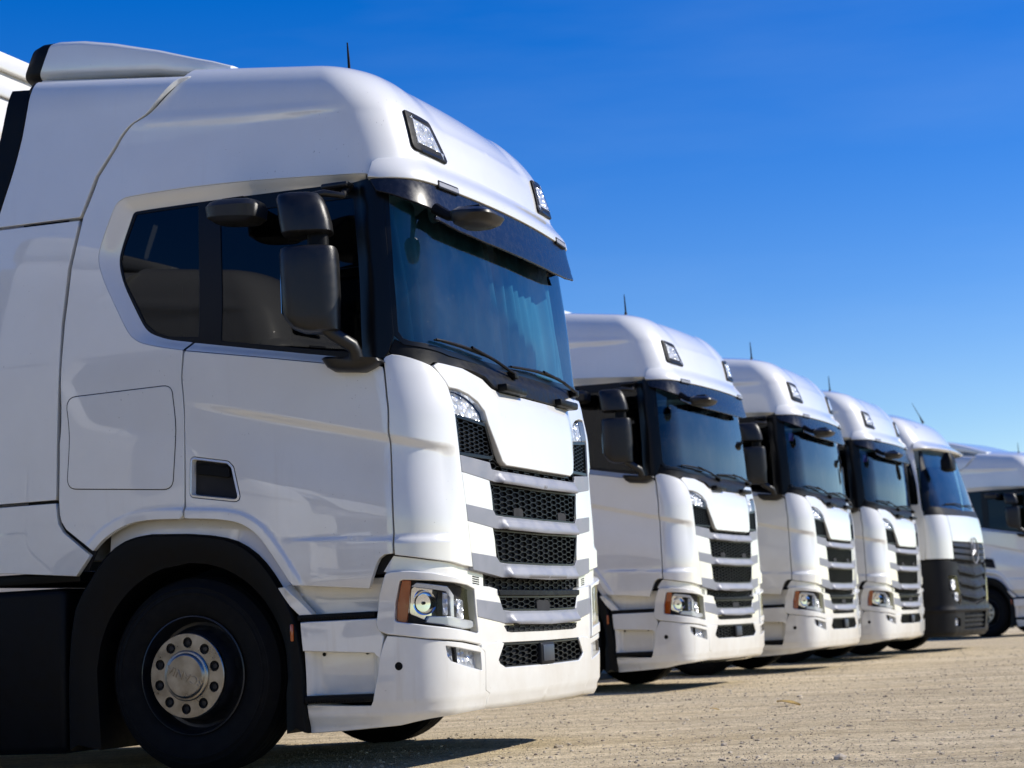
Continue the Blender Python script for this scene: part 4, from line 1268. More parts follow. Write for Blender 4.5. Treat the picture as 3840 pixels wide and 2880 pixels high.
    tube(bm, [(cxm - .09, cym + .0, 2.685), (cxm - .16, cym + .02, 2.70), (cxm - .24, cym + .04, 2.75)], [.028, .026, .03], 10)
    from_bm('mirror_bracket', bm, 'black', fo)
    bm = bmesh.new()
    mx_ = loft([((1.40, -.86, 2.50), .006, .05, 2.5, (1, 0, 0), (0, 1, 0)), ((1.40, -.86, 2.42), .008, .055, 2.5, (1, 0, 0), (0, 1, 0))], 16)
    # ---- aerial
    def roofpt(x_, y_):
        best = None
        for v_ in np.linspace(3.3, 4.27, 120):
            s_ = np.linspace(-1.2, 1.4, 260)
            Q = SK.base(s_, np.full(260, v_))
            d = np.hypot(Q[:, 0] - x_, Q[:, 1] - y_); i = int(d.argmin())
            if best is None or d[i] < best[0]: best = (d[i], Q[i, 2])
        return best[1]
    za = roofpt(.66, -.50)
    bm = bmesh.new()
    tube(bm, [(.66, -.50, za - .02), (.66, -.50, za + .025)], [.022, .010], 12)
    tube(bm, [(.66, -.50, za + .02), (.657, -.50, za + .11), (.653, -.50, za + .20)], [.0085, .007, .004], 8)
    from_bm('antenna', bm, 'black', T)
    # ---- interior
    bm = bmesh.new(); bm_box(bm, (.78, -1.12, 1.55), (1.26, 1.12, 1.97), .05, 3)
    from_bm('dashboard', bm, 'interior', T)
    bm = bmesh.new(); bm_box(bm, (-.70, -1.19, 1.1), (-.62, 1.19, 3.25), .02)
    from_bm('rear_wall', bm, 'liner', T)
    bm = bmesh.new(); bm_box(bm, (-.62, -1.18, 1.30), (1.2, 1.18, 1.36), .01)
    from_bm('cab_floor', bm, 'interior', T)
    for yy in (-.62, .62):
        st_ = [((.10, yy, 1.60), .24, .24, 4, (1, 0, 0), (0, 1, 0)), ((.12, yy, 1.78), .26, .25, 4, (1, 0, 0), (0, 1, 0)), ((.12, yy, 1.84), .22, .22, 4, (1, 0, 0), (0, 1, 0))]
        se = from_bm('seat', md_bm(loft(st_, 24)), 'seat', T, 50)
        bk = [((-.10, yy, 1.80), .07, .24, 4, (1, 0, 0), (0, 1, 0)), ((-.16, yy, 2.15), .07, .25, 4, (1, 0, 0), (0, 1, 0)), ((-.21, yy, 2.42), .055, .20, 4, (1, 0, 0), (0, 1, 0)), ((-.24, yy, 2.58), .05, .14, 3, (1, 0, 0), (0, 1, 0)), ((-.25, yy, 2.62), .03, .10, 3, (1, 0, 0), (0, 1, 0))]
        from_bm('backrest', md_bm(loft(bk, 24)), 'seat', se, 50)
    tor = []
    bm = bmesh.new()
    ring = [Vector((.72 + .20 * math.sin(t) * .45, .62 + .21 * math.cos(t), 1.98 + .20 * math.sin(t) * .85)) for t in np.linspace(0, 2 * math.pi, 37)]
    tube(bm, ring, .016, 8, False)
    from_bm('steering_wheel', bm, 'interior', T)
    if curtains:
        curtain_part(T)
    # ---- wheels, chassis
    for sg in (-1, 1):
        make_wheel(T, 0.0, 1.19, .49, lettering='SCANIA' if sg < 0 else None, side=sg)
    for sg in (-1, 1):
        make_wheel(T, -3.70, 1.20, .49, drive=True, side=sg)
    bm = bmesh.new()
    for yy in (-.42, .42): bm_box(bm, (-4.6, yy - .04, .72), (.9, yy + .04, .98), .01)
    bm_box(bm, (-.9, -.40, .45), (.55, .40, 1.30), .05); bm_box(bm, (-.06, -.85, .42), (.06, .85, .55), .02); bm_box(bm, (-3.78, -.85, .40), (-3.62, .85, .58), .03)
    from_bm('chassis', bm, 'black', T)
    for sg in (1, -1):
        bm = bmesh.new()
        bm_box(bm, (-2.75, -1.22, .115), (-.74, -.62, .965), .04, 3)
        if sg < 0:
            for v_ in bm.verts: v_.co.y *= -1
        from_bm('fuel_tank', bm, 'black', T, 40)
    bm = bmesh.new(); bm_box(bm, (-4.3, -.45, 1.0), (-3.3, .45, 1.10), .03)
    from_bm('fifth_wheel', bm, 'black', T)
    bm = bmesh.new(); bm_box(bm, (-1.30, -1.19, .992), (-.66, 1.19, 1.05), .012); bm_box(bm, (-1.30, -.5, 1.05), (-.80, .5, 1.3), .02)
    from_bm('rear_frame', bm, 'black', T)
    return T

def inset_half(poly, d):
    """inset a half outline but keep its centre-line end on the centre line"""
    c = [i for i, p in enumerate(poly) if p[0] > SMAX - 1e-6]
    full = list(poly)
    # mirror to make a closed ring, inset, then cut again
    left = full[c[-1] + 1:] + full[:c[0]]
    ring = [full[c[-1]]] if False else []
    P = [full[c[-1]]] + left + [full[c[0]]]
    mir = [(2 * SMAX - p[0], p[1]) for p in P[::-1][1:-1]]
    Q = inset(P + mir, d)
    out = Q[:len(P)]
    out[0] = (SMAX, out[0][1]); out[-1] = (SMAX, out[-1][1])
    return out

def curtain_part(T):
    # gathered curtain drawn behind the windscreen, two halves
    for sg in (1, -1):
        v = []; f = []
        n, m = 110, 14
        for j in range(m):
            t = j / (m - 1)
            for i in range(n):
                u = i / (n - 1)
                s = .10 + u * 1.30
                z = 2.0 + t * (.80 + .03 * math.sin(u * 40) - .10 * u * 0)
                amp = .018 + .012 * math.sin(7 * u + 1)
                wv = amp * math.sin(u * 62 + 1.6 * math.sin(u * 9 + sg) + (1 - t) * 1.2 * math.sin(u * 5)) + .012 * math.sin(u * 23 + t * 2)
                # hangs out towards the glass low down
                P = SK.surf(np.array([s + .03 * math.sin(u * 15 + 2 * t)]), np.array([z]), -.11 + wv + .02 * (1 - t) * math.sin(u * 11))[0]
                v.append((P[0], P[1] * sg, P[2]))
        for j in range(m - 1):
            for i in range(n - 1):
                q = (j * n + i, j * n + i + 1, (j + 1) * n + i + 1, (j + 1) * n + i)
                f.append(q if sg > 0 else q[::-1])
        build('curtain', MD(v, f), 'curtain', T, sharp=60)

def facet_mat():
    m, nt, b = newmat('faceted_reflector')
    b.inputs['Base Color'].default_value = (.85, .88, .95, 1); b.inputs['Metallic'].default_value = .3; b.inputs['Roughness'].default_value = .22
    tc = nt.nodes.new('ShaderNodeTexCoord')
    vo = nt.nodes.new('ShaderNodeTexVoronoi'); vo.inputs['Scale'].default_value = 26
    nt.links.new(tc.outputs['Object'], vo.inputs['Vector'])
    bp = nt.nodes.new('ShaderNodeBump'); bp.inputs['Strength'].default_value = .9; bp.inputs['Distance'].default_value = .03
    nt.links.new(vo.outputs['Distance'], bp.inputs['Height']); nt.links.new(bp.outputs[0], b.inputs['Normal'])
    r = ramp(nt, vo.outputs['Color'], .2, (.45, .48, .54), .8, (.85, .86, .9))
    nt.links.new(r.outputs[0], b.inputs['Base Color'])
    return m
MT['facet'] = facet_mat()
MT['visor'] = simple('tinted_visor', (.008, .010, .018), .25, spec=.3, var=.3, vscale=30)
MT['meshblack'] = simple('grille_black', (.008, .0085, .010), .38, spec=.25)
MT['radar'] = simple('radar_face', (.03, .036, .05), .45)
LEAF1 = (1.77, 4.08, -.45, .22)
LEAF2 = (1.33, 3.67, -.4, .085)

# ------------------------------------------------------------------ ground
def ground_mat():
    m, nt, b = newmat('dusty_gravel')
    n1 = tex_noise(nt, .5, 5, .6, 'Object', (.4, 1.2, 1), .25)
    n2 = tex_noise(nt, 9.0, 8, .7, 'Object', (1, 1, 1))
    n3 = tex_noise(nt, 60.0, 6, .7)
    c1 = ramp(nt, n1.outputs[0], .35, (.77, .63, .40), .68, (.95, .81, .565))
    c2 = ramp(nt, n2.outputs[0], .32, (.62, .60, .56), .7, (1.12, 1.12, 1.12))
    mx = nt.nodes.new('ShaderNodeMix'); mx.data_type = 'RGBA'; mx.blend_type = 'MULTIPLY'; mx.inputs[0].default_value = .8
    nt.links.new(c1.outputs[0], mx.inputs[6]); nt.links.new(c2.outputs[0], mx.inputs[7])
    c3 = ramp(nt, n3.outputs[0], .34, (.38, .36, .33), .60, (1.08, 1.08, 1.08))
    mx2 = nt.nodes.new('ShaderNodeMix'); mx2.data_type = 'RGBA'; mx2.blend_type = 'MULTIPLY'; mx2.inputs[0].default_value = .8
    nt.links.new(mx.outputs[2], mx2.inputs[6]); nt.links.new(c3.outputs[0], mx2.inputs[7])
    # tyre streaks running along the lane in front of the row
    n4 = tex_noise(nt, 1.0, 5, .62, 'Object', (.16, 2.4, 1), .30)
    c4 = ramp(nt, n4.outputs[0], .36, (.62, .60, .57), .62, (1.06, 1.05, 1.03))
    mx3 = nt.nodes.new('ShaderNodeMix'); mx3.data_type = 'RGBA'; mx3.blend_type = 'MULTIPLY'; mx3.inputs[0].default_value = .75
    nt.links.new(mx2.outputs[2], mx3.inputs[6]); nt.links.new(c4.outputs[0], mx3.inputs[7])
    n5 = tex_noise(nt, 1.1, 3, .5, 'Object', (.6, 1.3, 1), .3)
    c5 = ramp(nt, n5.outputs[0], .60, (1, 1, 1), .70, (.74, .71, .66))
    mx4 = nt.nodes.new('ShaderNodeMix'); mx4.data_type = 'RGBA'; mx4.blend_type = 'MULTIPLY'; mx4.inputs[0].default_value = .8
    nt.links.new(mx3.outputs[2], mx4.inputs[6]); nt.links.new(c5.outputs[0], mx4.inputs[7])
    nt.links.new(mx4.outputs[2], b.inputs['Base Color'])
    b.inputs['Roughness'].default_value = .95; b.inputs['Specular IOR Level'].default_value = .15
    ad = nt.nodes.new('ShaderNodeMath'); ad.operation = 'ADD'
    nt.links.new(n2.outputs[0], ad.inputs[0]); nt.links.new(n3.outputs[0], ad.inputs[1])
    bp = nt.nodes.new('ShaderNodeBump'); bp.inputs['Strength'].default_value = .9; bp.inputs['Distance'].default_value = .02
    nt.links.new(ad.outputs[0], bp.inputs['Height']); nt.links.new(bp.outputs[0], b.inputs['Normal'])
    return m
MT['ground'] = ground_mat()
gv, gf = [], []
def bumpz(x, y):
    return .006 * math.sin(x * 3.1 + .4 * math.sin(y * .7)) + .004 * math.sin(y * 1.3 + x) - .006
xs = [-900, -300, -100, -40, -20, -12] + list(np.arange(-8, 14, .35)) + [18, 30, 60, 150, 400, 900]
ys = [-900, -300, -100, -40, -20] + list(np.arange(-12, 40, .8)) + [50, 80, 150, 400, 900]
for y in ys:
    for x in xs: gv.append((x, y, bumpz(x, y) if -8 <= x <= 14 and -12 <= y <= 40 else -.006))
nx = len(xs)
for j in range(len(ys) - 1):
    for i in range(nx - 1): gf.append((j * nx + i, j * nx + i + 1, (j + 1) * nx + i + 1, (j + 1) * nx + i))
g = build('ground', MD(gv, gf), 'ground', None, sharp=60)
tag(g, kind='structure')

# loose stones
def stones():
    v = []; f = []
    tmpl = []
    for k in range(6):
        bm = bmesh.new(); bmesh.ops.create_icosphere(bm, subdivisions=1, radius=1.0)
        for q in bm.verts: q.co = Vector((q.co.x * random.uniform(.7, 1.2), q.co.y * random.uniform(.7, 1.2), q.co.z * random.uniform(.45, .8)))
        bm.verts.ensure_lookup_table()
        tmpl.append(([tuple(q.co) for q in bm.verts], [tuple(w.index for w in t.verts) for t in bm.faces])); bm.free()
    N = 20000
    for _ in range(N):
        y = -3.5 + 24 * random.random() ** 1.7
        x = random.uniform(.2, 5.2 + max(0, y) * .05) if y > -1.3 else random.uniform(-1.5, 6)
        if y > 3: x = random.uniform(-1.5, 4.2)
        s = .0024 + .0125 * random.random() ** 8
        if random.random() < .008: s *= random.uniform(1.5, 2.4)
        tv, tf = tmpl[random.randrange(6)]
        a = random.random() * 6.28; ca, sa = math.cos(a), math.sin(a)
        k = len(v); z0 = bumpz(x, y) + s * .15
        v += [(x + s * (p[0] * ca - p[1] * sa), y + s * (p[0] * sa + p[1] * ca), z0 + s * p[2]) for p in tv]
        f += [tuple(i + k for i in q) for q in tf]
    # fine grit: tiny octahedra
    M_ = 60000
    gy = -3.5 + 17 * rng.random(M_) ** 1.5; gx = rng.uniform(-1.0, 5.6, M_)
    gs = .0016 + .0034 * rng.random(M_) ** 3
    O8 = np.array([(1, 0, 0), (0, 1, 0), (-1, 0, 0), (0, -1, 0), (0, 0, .8), (0, 0, -.8)])
    F8 = np.array([(0, 1, 4), (1, 2, 4), (2, 3, 4), (3, 0, 4), (1, 0, 5), (2, 1, 5), (3, 2, 5), (0, 3, 5)])
    an = rng.uniform(0, 6.28, M_)
    gz = np.array([bumpz(q, w) for q, w in zip(gx, gy)])
    V8 = O8[None] * gs[:, None, None] * rng.uniform(.6, 1.4, (M_, 6, 1))
    V8 = np.stack([V8[..., 0] * np.cos(an)[:, None] - V8[..., 1] * np.sin(an)[:, None] + gx[:, None], V8[..., 0] * np.sin(an)[:, None] + V8[..., 1] * np.cos(an)[:, None] + gy[:, None], V8[..., 2] + gz[:, None] + gs[:, None] * .35], -1)
    k0 = len(v)
    v = np.vstack([np.array(v), V8.reshape(-1, 3)])
    f = f + [tuple(t) for t in (F8[None] + (np.arange(M_) * 6 + k0)[:, None, None]).reshape(-1, 3).tolist()]
    m, nt, b = newmat('stone')
    n = tex_noise(nt, 14.0, 2)
    r = ramp(nt, n.outputs[0], .35, (.20, .16, .115), .62, (.60, .51, .38))
    nt.links.new(r.outputs[0], b.inputs['Base Color']); b.inputs['Roughness'].default_value = .9
    o = build('gravel', MD(v, f), m, None)
    tag(o, 'loose grey and tan stones scattered over the dusty yard', 'gravel', kind='stuff')
stones()

def leaf(x, y, rz, sz, label):
    v = []; f = []
    n, m = 11, 5
    for i in range(n):
        t = i / (n - 1)
        w = .22 * math.sin(math.pi * min(1, t * 1.02)) ** .8
        for j in range(m):
            u = (j / (m - 1) - .5) * 2
            v.append((sz * (t - .5), sz * w * u, sz * (.05 * u * u + .07 * math.sin(3 * t + 1) + .03)))
    for i in range(n - 1):
        for j in range(m - 1): f.append((i * m + j, (i + 1) * m + j, (i + 1) * m + j + 1, i * m + j + 1))
    o = build('dry_leaf', MD(v, f), 'leaf', None, sharp=60)
    o.location = (x, y, .002); o.rotation_euler = (0, 0, rz)
    tag(o, label, 'leaf', 'dry leaves on the ground')
leaf(*LEAF1, 'larger curled yellow dry leaf lying on the gravel')
leaf(*LEAF2, 'smaller yellow dry leaf on the gravel, nearer the white trucks')

# ------------------------------------------------------------------ trucks in the row
def children(o): return [c for c in bpy.data.objects if c.parent == o]
def copy_tree(o, kids, parent=None):
    c = o.copy(); COL.objects.link(c); c.parent = parent
    for ch in kids.get(o.name, []): copy_tree(ch, kids, c)
    return c
t1 = make_truck(curtains=True)
kids = {}
for o in bpy.data.objects:
    if o.parent: kids.setdefault(o.parent.name, []).append(o)
kids_nc = {k: [c for c in L if not c.name.startswith('curtain')] for k, L in kids.items()}
GRP = 'white trucks parked side by side'
spots = [
    ((-1.213, 8.628, 0), -.055, 'white truck second in the row, just behind the nearest one'),
    ((-1.000, 12.672, 0), -.023, 'white truck third in the row from the camera'),
    ((-.891, 16.604, 0), -.049, 'white truck fourth in the row, beside the grey-nosed truck'),
    ((.2, 30.4, 0), -.317, 'white truck at the right edge of the photo, only its door side visible'),
    ((-2.45, -5.6, 0), .0, 'white truck outside the frame, mirrored in the nearest side windows'),
]
trucks = [t1]
for loc, rz, lab in spots:
    c = copy_tree(t1, kids_nc); c.location = loc; c.rotation_euler = (0, 0, rz)
    tag(c, lab, 'truck', GRP); trucks.append(c)
tag(t1, 'nearest white truck, sharp and largest, with curtains drawn behind its windscreen', 'truck', GRP)

# ------------------------------------------------------------------ semi-trailers
def make_trailer(loc, rz, label):
    R = empty('semi_trailer', loc, rz)
    bm = bmesh.new()
    bm_box(bm, (-13.3, -1.27, 1.15), (0, 1.27, 4.0), .03, 2)
    from_bm('box_body', bm, 'white2', R)
    for k in range(9):
        z = 1.5 + k * .28
        bm = bmesh.new(); bm_box(bm, (-.002, -1.2, z), (.022, 1.2, z + .10), .008, 2)
        from_bm('front_rib', bm, 'white2', R)
    bm = bmesh.new(); bm_box(bm, (-.01, -1.275, 3.90), (.035, 1.275, 4.01), .012, 2)
    from_bm('top_rail', bm, 'white2', R)
    bm = bmesh.new()
    for yy in (-.5, .5): bm_box(bm, (-13, yy - .06, .95), (-.3, yy + .06, 1.15), .01)
    from_bm('chassis', bm, 'black', R)
    for yy in (-.9, .9):
        bm = bmesh.new(); bm_box(bm, (-3.3, yy - .06, .1), (-3.18, yy + .06, 1.15), .01); bm_box(bm, (-3.36, yy - .12, .0), (-3.12, yy + .12, .06), .01)
        from_bm('landing_leg', bm, 'black', R)
    for k in range(3):
        for sg in (-1, 1): make_wheel(R, -9.2 - k * 1.31, 1.22, .49, drive=True, side=sg)
    tag(R, label, 'trailer', 'white box trailers')
    return R
make_trailer((-1.75, 0, .22), 0, 'white box trailer behind the nearest truck at the left edge')
make_trailer((-3.2, 8.75, 0), -.055, 'white box trailer behind the second truck, seen through the gap under the nearest cab')

# ------------------------------------------------------------------ truck with the grey nose
def make_grey_nosed():
    T = empty('truck')
    K = Skin(
        XF=[(.15, 1.38), (.3, 1.42), (.6, 1.45), (1.2, 1.455), (1.6, 1.45), (1.95, 1.41), (2.1, 1.36), (2.5, 1.25), (2.95, 1.12), (3.05, 1.10)],
        YS=[(.15, 1.22), (1.3, 1.245), (2.0, 1.245), (2.5, 1.215), (3.05, 1.16)],
        RR=[(.15, .30), (1.3, .30), (2.0, .28), (3.05, .26)], CC=[(.15, .07), (3.05, .08)],
        roof=dict(z0=3.05, top=3.60, slope=-.16, ry=.20, rx=.20, lean=.14, crown=.08))
    X, Y = K.X, K.Y
    XS = lambda L: [X(*p) for p in L]
    P = lambda loops, **k: panel(loops, skin=K, **k)
    # roof and cab side
    win = fillet([(.30, 2.86), (.92, 2.84), (1.0, 2.45), (1.02, 2.14), (.30, 2.20)], .04)
    body = XS([(-.8, 1.34), (-.8, 3.05)]) + [X(-.8, 4.04), (SMAX, 4.04), (SMAX, 2.99), Y(.9, 2.98), X(.96, 2.96), X(1.02, 2.5), X(1.06, 2.06), X(1.05, 1.34), X(.70, 1.34), X(.60, 1.33)]
    build('cab_body', P([body, [X(*p) for p in win]], thick=.03, half=True, g=.05), 'white', T)
    a, b = P([inset([X(*p) for p in win], -.006)], off=-.02, thick=.005, g=.1), None
    build('door_window', a, 'sideglass', T); build('door_window', a.mirror(), 'sideglass', T)
    lip = [X(.93, 2.965), X(.95, 3.06), Y(1.0, 3.10), Y(.7, 3.12), (SMAX, 3.12), (SMAX, 2.985), Y(.8, 2.965), Y(1.0, 2.955), X(1.02, 2.955)]
    def lo(s, v, B): return .004 + .13 * (1 - sstep(2.95, 3.12, v)) * sstep(-.05, .3, s)
    build('roof_lip', P([lip], off=lo, thick=.04, e=.006, half=True, g=.04), 'white', T)
    ap = [X(1.035, 2.95), X(1.055, 2.5), X(1.085, 2.06), X(1.17, 2.04), X(1.14, 2.5), X(1.05, 2.95)]
    m = P([ap], off=-.004, thick=.03, g=.06)
    build('pillar', m, 'gloss', T); build('pillar', m.mirror(), 'gloss', T)
    ws = [X(1.05, 2.96), X(1.14, 2.5), X(1.17, 2.10), Y(.9, 2.08), (SMAX, 2.06), (SMAX, 2.97), Y(.9, 2.96)]
    build('windscreen', P([ws], off=-.006, thick=.004, half=True, g=.08, rim=False), 'screen', T)
    cw = [X(1.12, 2.06), X(1.17, 2.11), Y(.9, 2.09), (SMAX, 2.07), (SMAX, 1.985), Y(.95, 1.985), X(1.2, 1.99), X(1.12, 2.0)]
    build('cowl', P([cw], off=.002, thick=.03, half=True, g=.05), 'grey', T)
    fp = fillet([Y(.92, 1.975), (SMAX, 1.98), (SMAX, 1.595), Y(.90, 1.60)], [.02, 0, 0, .01])
    build('front_panel', P([fp], off=.006, thick=.03, e=.006, half=True, g=.05), 'white', T)
    cp = XS([(1.06, 1.985), (1.06, 1.345)]) + [X(1.28, 1.34), Y(.92, 1.335), Y(.925, 1.60), Y(.935, 1.975), X(1.30, 1.985)]
    m = P([cp], off=.004, thick=.03, e=.004, g=.04, gap=.004)
    build('corner_panel', m, 'white', T); build('corner_panel', m.mirror(), 'white', T)
    # dark lining behind the gaps, interior
    fl = XS([(.55, 1.30), (.55, .6)]) + [X(1.0, .3), Y(.9, .3), (SMAX, .3), (SMAX, 2.06), X(1.1, 2.06), X(1.05, 1.34)]
    build('cab_frame', P([fl], off=-.05, thick=.01, half=True, g=.1), 'dark', T)
    bm = bmesh.new(); bm_box(bm, (.7, -1.1, 1.5), (1.2, 1.1, 2.02), .05, 3); from_bm('dashboard', bm, 'interior', T)
    bm = bmesh.new(); bm_box(bm, (-.78, -1.15, 1.2), (-.7, 1.15, 3.0), .02); from_bm('rear_wall', bm, 'liner', T)
    bm = bmesh.new(); bm_box(bm, (-.7, -1.15, 1.2), (1.1, 1.15, 1.3), .02); from_bm('cab_floor', bm, 'interior', T)
    # upper grille with three louvres
    gb = [Y(.90, 1.592), (SMAX, 1.588), (SMAX, 1.30), Y(.88, 1.335)]
    gr = build('grille', P([gb], off=-.04, thick=.01, half=True, g=.08), 'dark', T)
    for k in range(3):
        z1 = 1.588 - k * .092; z0 = z1 - .066
        sl = [Y(.885, z1), (SMAX, z1 - .004), (SMAX, z0 - .03), Y(.885, z0)]
        def so(s, v, B, z0=z0): return .012 - .03 * sstep(z0, z0 + .07, v)
        build('louvre', P([sl], off=so, thick=.02, e=.004, half=True, g=.04), 'grey', gr)
    # three-pointed star in a ring
    xs = float(K.base(np.array(1.4), np.array(1.47))[0]) + .03
    bm = bmesh.new()
    tube(bm, [(xs, .19 * math.cos(t), 1.465 + .19 * math.sin(t)) for t in np.linspace(0, 2 * math.pi, 49)], .010, 8, False)
    c0 = Vector((xs + .022, 0, 1.465))
    for k in range(3):
        t = math.pi / 2 + k * 2 * math.pi / 3
        tip = Vector((xs, .19 * math.cos(t), 1.465 + .19 * math.sin(t)))
        l = Vector((xs - .01, .038 * math.cos(t + math.pi / 3), 1.465 + .038 * math.sin(t + math.pi / 3)))
        r = Vector((xs - .01, .038 * math.cos(t - math.pi / 3), 1.465 + .038 * math.sin(t - math.pi / 3)))
        q = [bm.verts.new(p) for p in (tip, l, c0, r)]
        bm.faces.new((q[0], q[1], q[2])); bm.faces.new((q[0], q[2], q[3]))
    from_bm('star_emblem', bm, 'silver', T, 20)
    # lower grille: chevrons
    gl = [Y(.80, 1.27), (SMAX, 1.25), (SMAX, .66), Y(.70, .74)]
    g2 = build('grille', P([gl], off=-.035, thick=.01, half=True, g=.08), 'dark', T)
    for k in range(3):
        z = 1.27 - k * .175; h = .125
        w = .80 - .035 * k
        ch = [Y(w, z), (SMAX, z - .055), (SMAX, z - .055 - h), Y(w - .02, z - h)]
        def co_(s, v, B, z=z, h=h): return .02 - .045 * sstep(0, h, v - (z - h - .055 * (1 - np.abs(B[..., 1]) / .8)))
        build('chevron', P([ch], off=co_, thick=.03, e=.004, half=True, g=.035), 'grey', g2)
        for j in range(5):
            zz = z - .02 - j * .02
            rb = [Y(w * .92, zz), (SMAX, zz - .055), (SMAX, zz - .062), Y(w * .92, zz - .007)]
            def ro(s, v, B, z=z, h=h): return .026 - .045 * sstep(0, h, v - (z - h - .055 * (1 - np.abs(B[..., 1]) / .8)))
            build('rib', P([rb], off=ro, thick=.01, e=.001, half=True, g=.06), 'grey', g2)
    # bumper
    head = fillet([Y(1.10, 1.10), Y(.86, 1.08), Y(.82, .92), Y(.74, .72), Y(.80, .66), Y(1.0, .74), Y(1.09, .9)], .02)
    fog = fillet([Y(1.0, .50), Y(.80, .47), Y(.78, .34), Y(.98, .36)], .02)
    inta = [Y(.66, .56), (SMAX, .56), (SMAX, .30), Y(.60, .30)]
    bo = XS([(.62, 1.29), (.62, .25)]) + [X(.9, .22), Y(.9, .20), (SMAX, .20), (SMAX, .30), Y(.60, .30), Y(.66, .56), (SMAX, .57), (SMAX, .655), Y(.71, .735), Y(.81, 1.28), X(1.28, 1.31), X(1.05, 1.31)]
    def bof(s, v, B): return .004 + .02 * np.exp(-((v - .60) / .03) ** 2) - .03 * sstep(.27, .2, v)
    # wheel opening is behind this piece
    hole = [head, fog]
    m = panel([bo[2:] + [X(.70, 1.29), X(.70, .25)]] + hole, off=bof, thick=.05, e=.006, half=True, g=.035, skin=K)
    bu = build('bumper', m, 'grey', T)
    build('intake', P([inta], off=-.06, thick=.01, half=True, g=.08), 'dark', bu)
    for zz in (.36, .43, .50):
        build('intake_slat', P([[Y(.60, zz), (SMAX, zz), (SMAX, zz - .022), Y(.60, zz - .022)]], off=-.02, thick=.02, half=True, g=.08), 'grey', bu)
    for mir in (0, 1):
        q = (lambda z_: z_.mirror()) if mir else (lambda z_: z_)
        h = build('headlamp', q(P([inset(head, -.004)], off=-.05, thick=.01, g=.06)), 'dark', T)
        for (yy, zz, rr) in ((.95, .96, .07), (.86, .78, .065)):
            c = fillet([Y(yy + rr, zz + rr), Y(yy - rr, zz + rr), Y(yy - rr, zz - rr), Y(yy + rr, zz - rr)], rr * .8, 6)
            build('reflector', q(P([c], off=-.02, thick=.02, e=.008, g=.06)), MT['facet'], h)
        build('lens_cover', q(P([inset(head, .001)], off=.006, thick=.01, e=.003, g=.04)), 'clear', h)
        f = build('fog_lamp', q(P([inset(fog, -.004)], off=-.05, thick=.01, g=.06)), 'dark', T)
        c = fillet([Y(.90, .475), Y(.80, .465), Y(.79, .36), Y(.90, .37)], .03)
        build('reflector', q(P([c], off=-.035, thick=.02, e=.006, g=.06)), MT['facet'], f)
    # mirrors
    for sg in (1, -1):
        base = empty('mirror'); base.parent = T
        def put(nm, md, mt): return from_bm(nm, md_bm(md if sg > 0 else flipy(md)), mt, base, 45)
        a2, b2 = (.93, .36, 0), (-.36, .93, 0)
        put('mirror_housing', loft([((.80, -1.38, z), a_, b_, 3.6, a2, b2) for z, a_, b_ in ((2.03, .06, .06), (2.06, .10, .10), (2.3, .12, .12), (2.7, .12, .12), (2.78, .10, .10), (2.80, .06, .06))], 28), 'black')
        bm = bmesh.new()
        for z in (2.10, 2.74): tube(bm, [(.80, -1.36, z), (.90, -1.22, z - .01)], .02, 8)
        if sg < 0:
            for v_ in bm.verts: v_.co.y *= -1
        from_bm('mirror_arm', bm, 'black', base)
    from_bm('front_mirror', md_bm(loft([((1.40, -.86, z), a_, b_, 3, (1, 0, 0), (0, 1, 0)) for z, a_, b_ in ((2.62, .06, .10), (2.65, .10, .15), (2.78, .10, .15), (2.90, .05, .08))], 24)), 'black', T, 45)
    bm = bmesh.new(); tube(bm, [(.99, -.55, 3.40), (.94, -.55, 3.52), (.84, -.55, 3.72)], [.02, .006, .003], 8); from_bm('antenna', bm, 'black', T)
    # wipers
    for ya, yb in ((.85, .10), (.02, -.75)):
        bm = bmesh.new()
        pts = []
        for t in np.linspace(0, 1, 8):
            y = ya + (yb - ya) * t; z = 2.14 + .02 * math.sin(3 * t)
            q = K.surf(np.array([Y(abs(y), z)[0]]), np.array([z]), .02)[0]; pts.append((q[0], -y, q[2]))
        tube(bm, pts, .011, 6)
        from_bm('wiper', bm, 'black', T)
    # wheels and chassis
    for sg in (-1, 1):
        make_wheel(T, 0.0, 1.19, .49, side=sg); make_wheel(T, -3.7, 1.2, .49, drive=True, side=sg)
    bm = bmesh.new()
    for yy in (-.42, .42): bm_box(bm, (-4.6, yy - .04, .72), (.9, yy + .04, .98), .01)
    bm_box(bm, (-.8, -.4, .45), (.6, .4, 1.2), .05)
    from_bm('chassis', bm, 'black', T)
    for sg in (1, -1):
        an = np.linspace(math.radians(200), math.radians(-20), 30)
        A = [(.58 * math.cos(t), -1.22, .5 + .58 * math.sin(t)) for t in an]; B = [(.58 * math.cos(t), -.8, .5 + .58 * math.sin(t)) for t in an]
        C = [(.74 * math.cos(t), -1.215, .5 + .74 * math.sin(t)) for t in an]
        md = merge(strip3(A, B), strip3(C, A))
        from_bm('wheel_arch', md_bm(md if sg > 0 else flipy(md)), 'black', T, 40)
        bm = bmesh.new(); bm_box(bm, (-2.75, -1.22, .2), (-.78, -.62, 1.3), .05, 3)
        if sg < 0:
            for v_ in bm.verts: v_.co.y *= -1
        from_bm('fuel_tank', bm, 'black', T, 40)
    return T
gt = make_grey_nosed()
gt.location = (-.43, 19.75, 0); gt.rotation_euler = (0, 0, -.107)
tag(gt, 'white truck with dark grey bumper and grille carrying a chrome three-pointed star', 'truck', GRP)

# ------------------------------------------------------------------ small things behind the windscreens
def pink_tag(loc, rz, label):
    bm = bmesh.new(); bm_box(bm, (-.002, -.028, -.045), (.002, .028, .045), .001)
    o = from_bm('pink_tag', bm, 'pink', None)
    o.location = loc; o.rotation_euler = (0, 0, rz)
    tag(o, label, 'tag', 'pink tags hung in the windscreens')

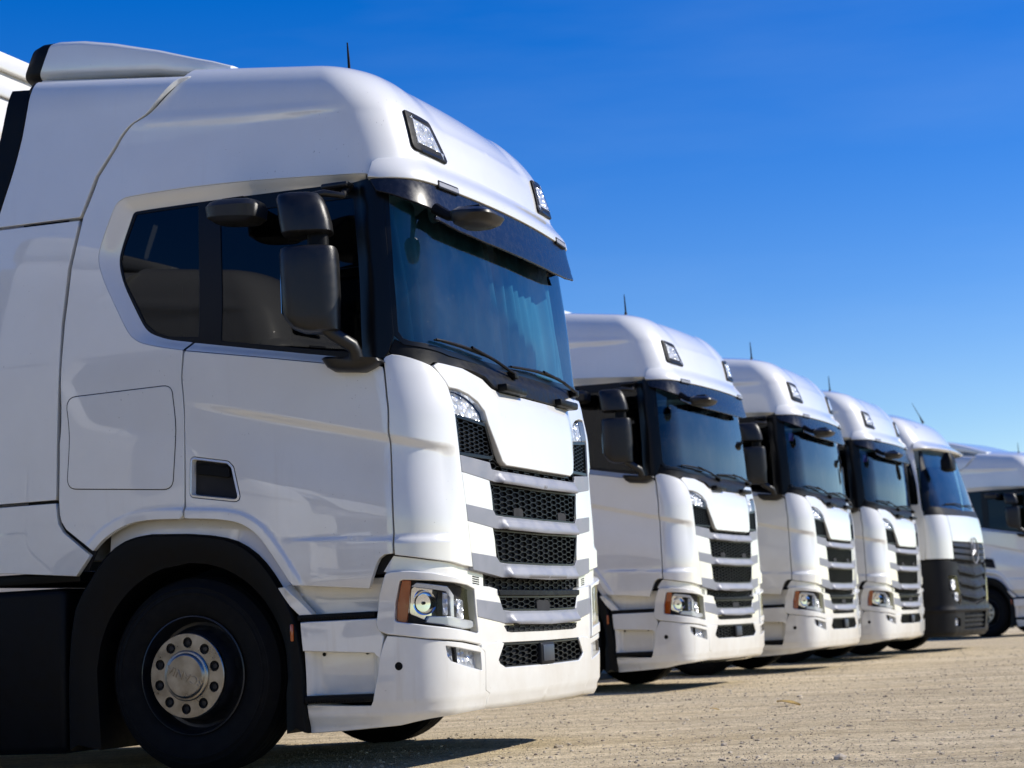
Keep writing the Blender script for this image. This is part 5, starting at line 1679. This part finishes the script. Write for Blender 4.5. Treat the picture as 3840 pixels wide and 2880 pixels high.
def in_truck(t, p):
    return t.matrix_basis @ Vector(p)
bpy.context.view_layer.update()
pink_tag(in_truck(trucks[2], (1.20, -1.00, 2.655)), -.9, 'pink tag hanging in the windscreen of the third white truck')
pink_tag(in_truck(trucks[3], (1.20, -1.00, 2.655)), -.9, 'pink tag hanging in the windscreen of the fourth white truck')
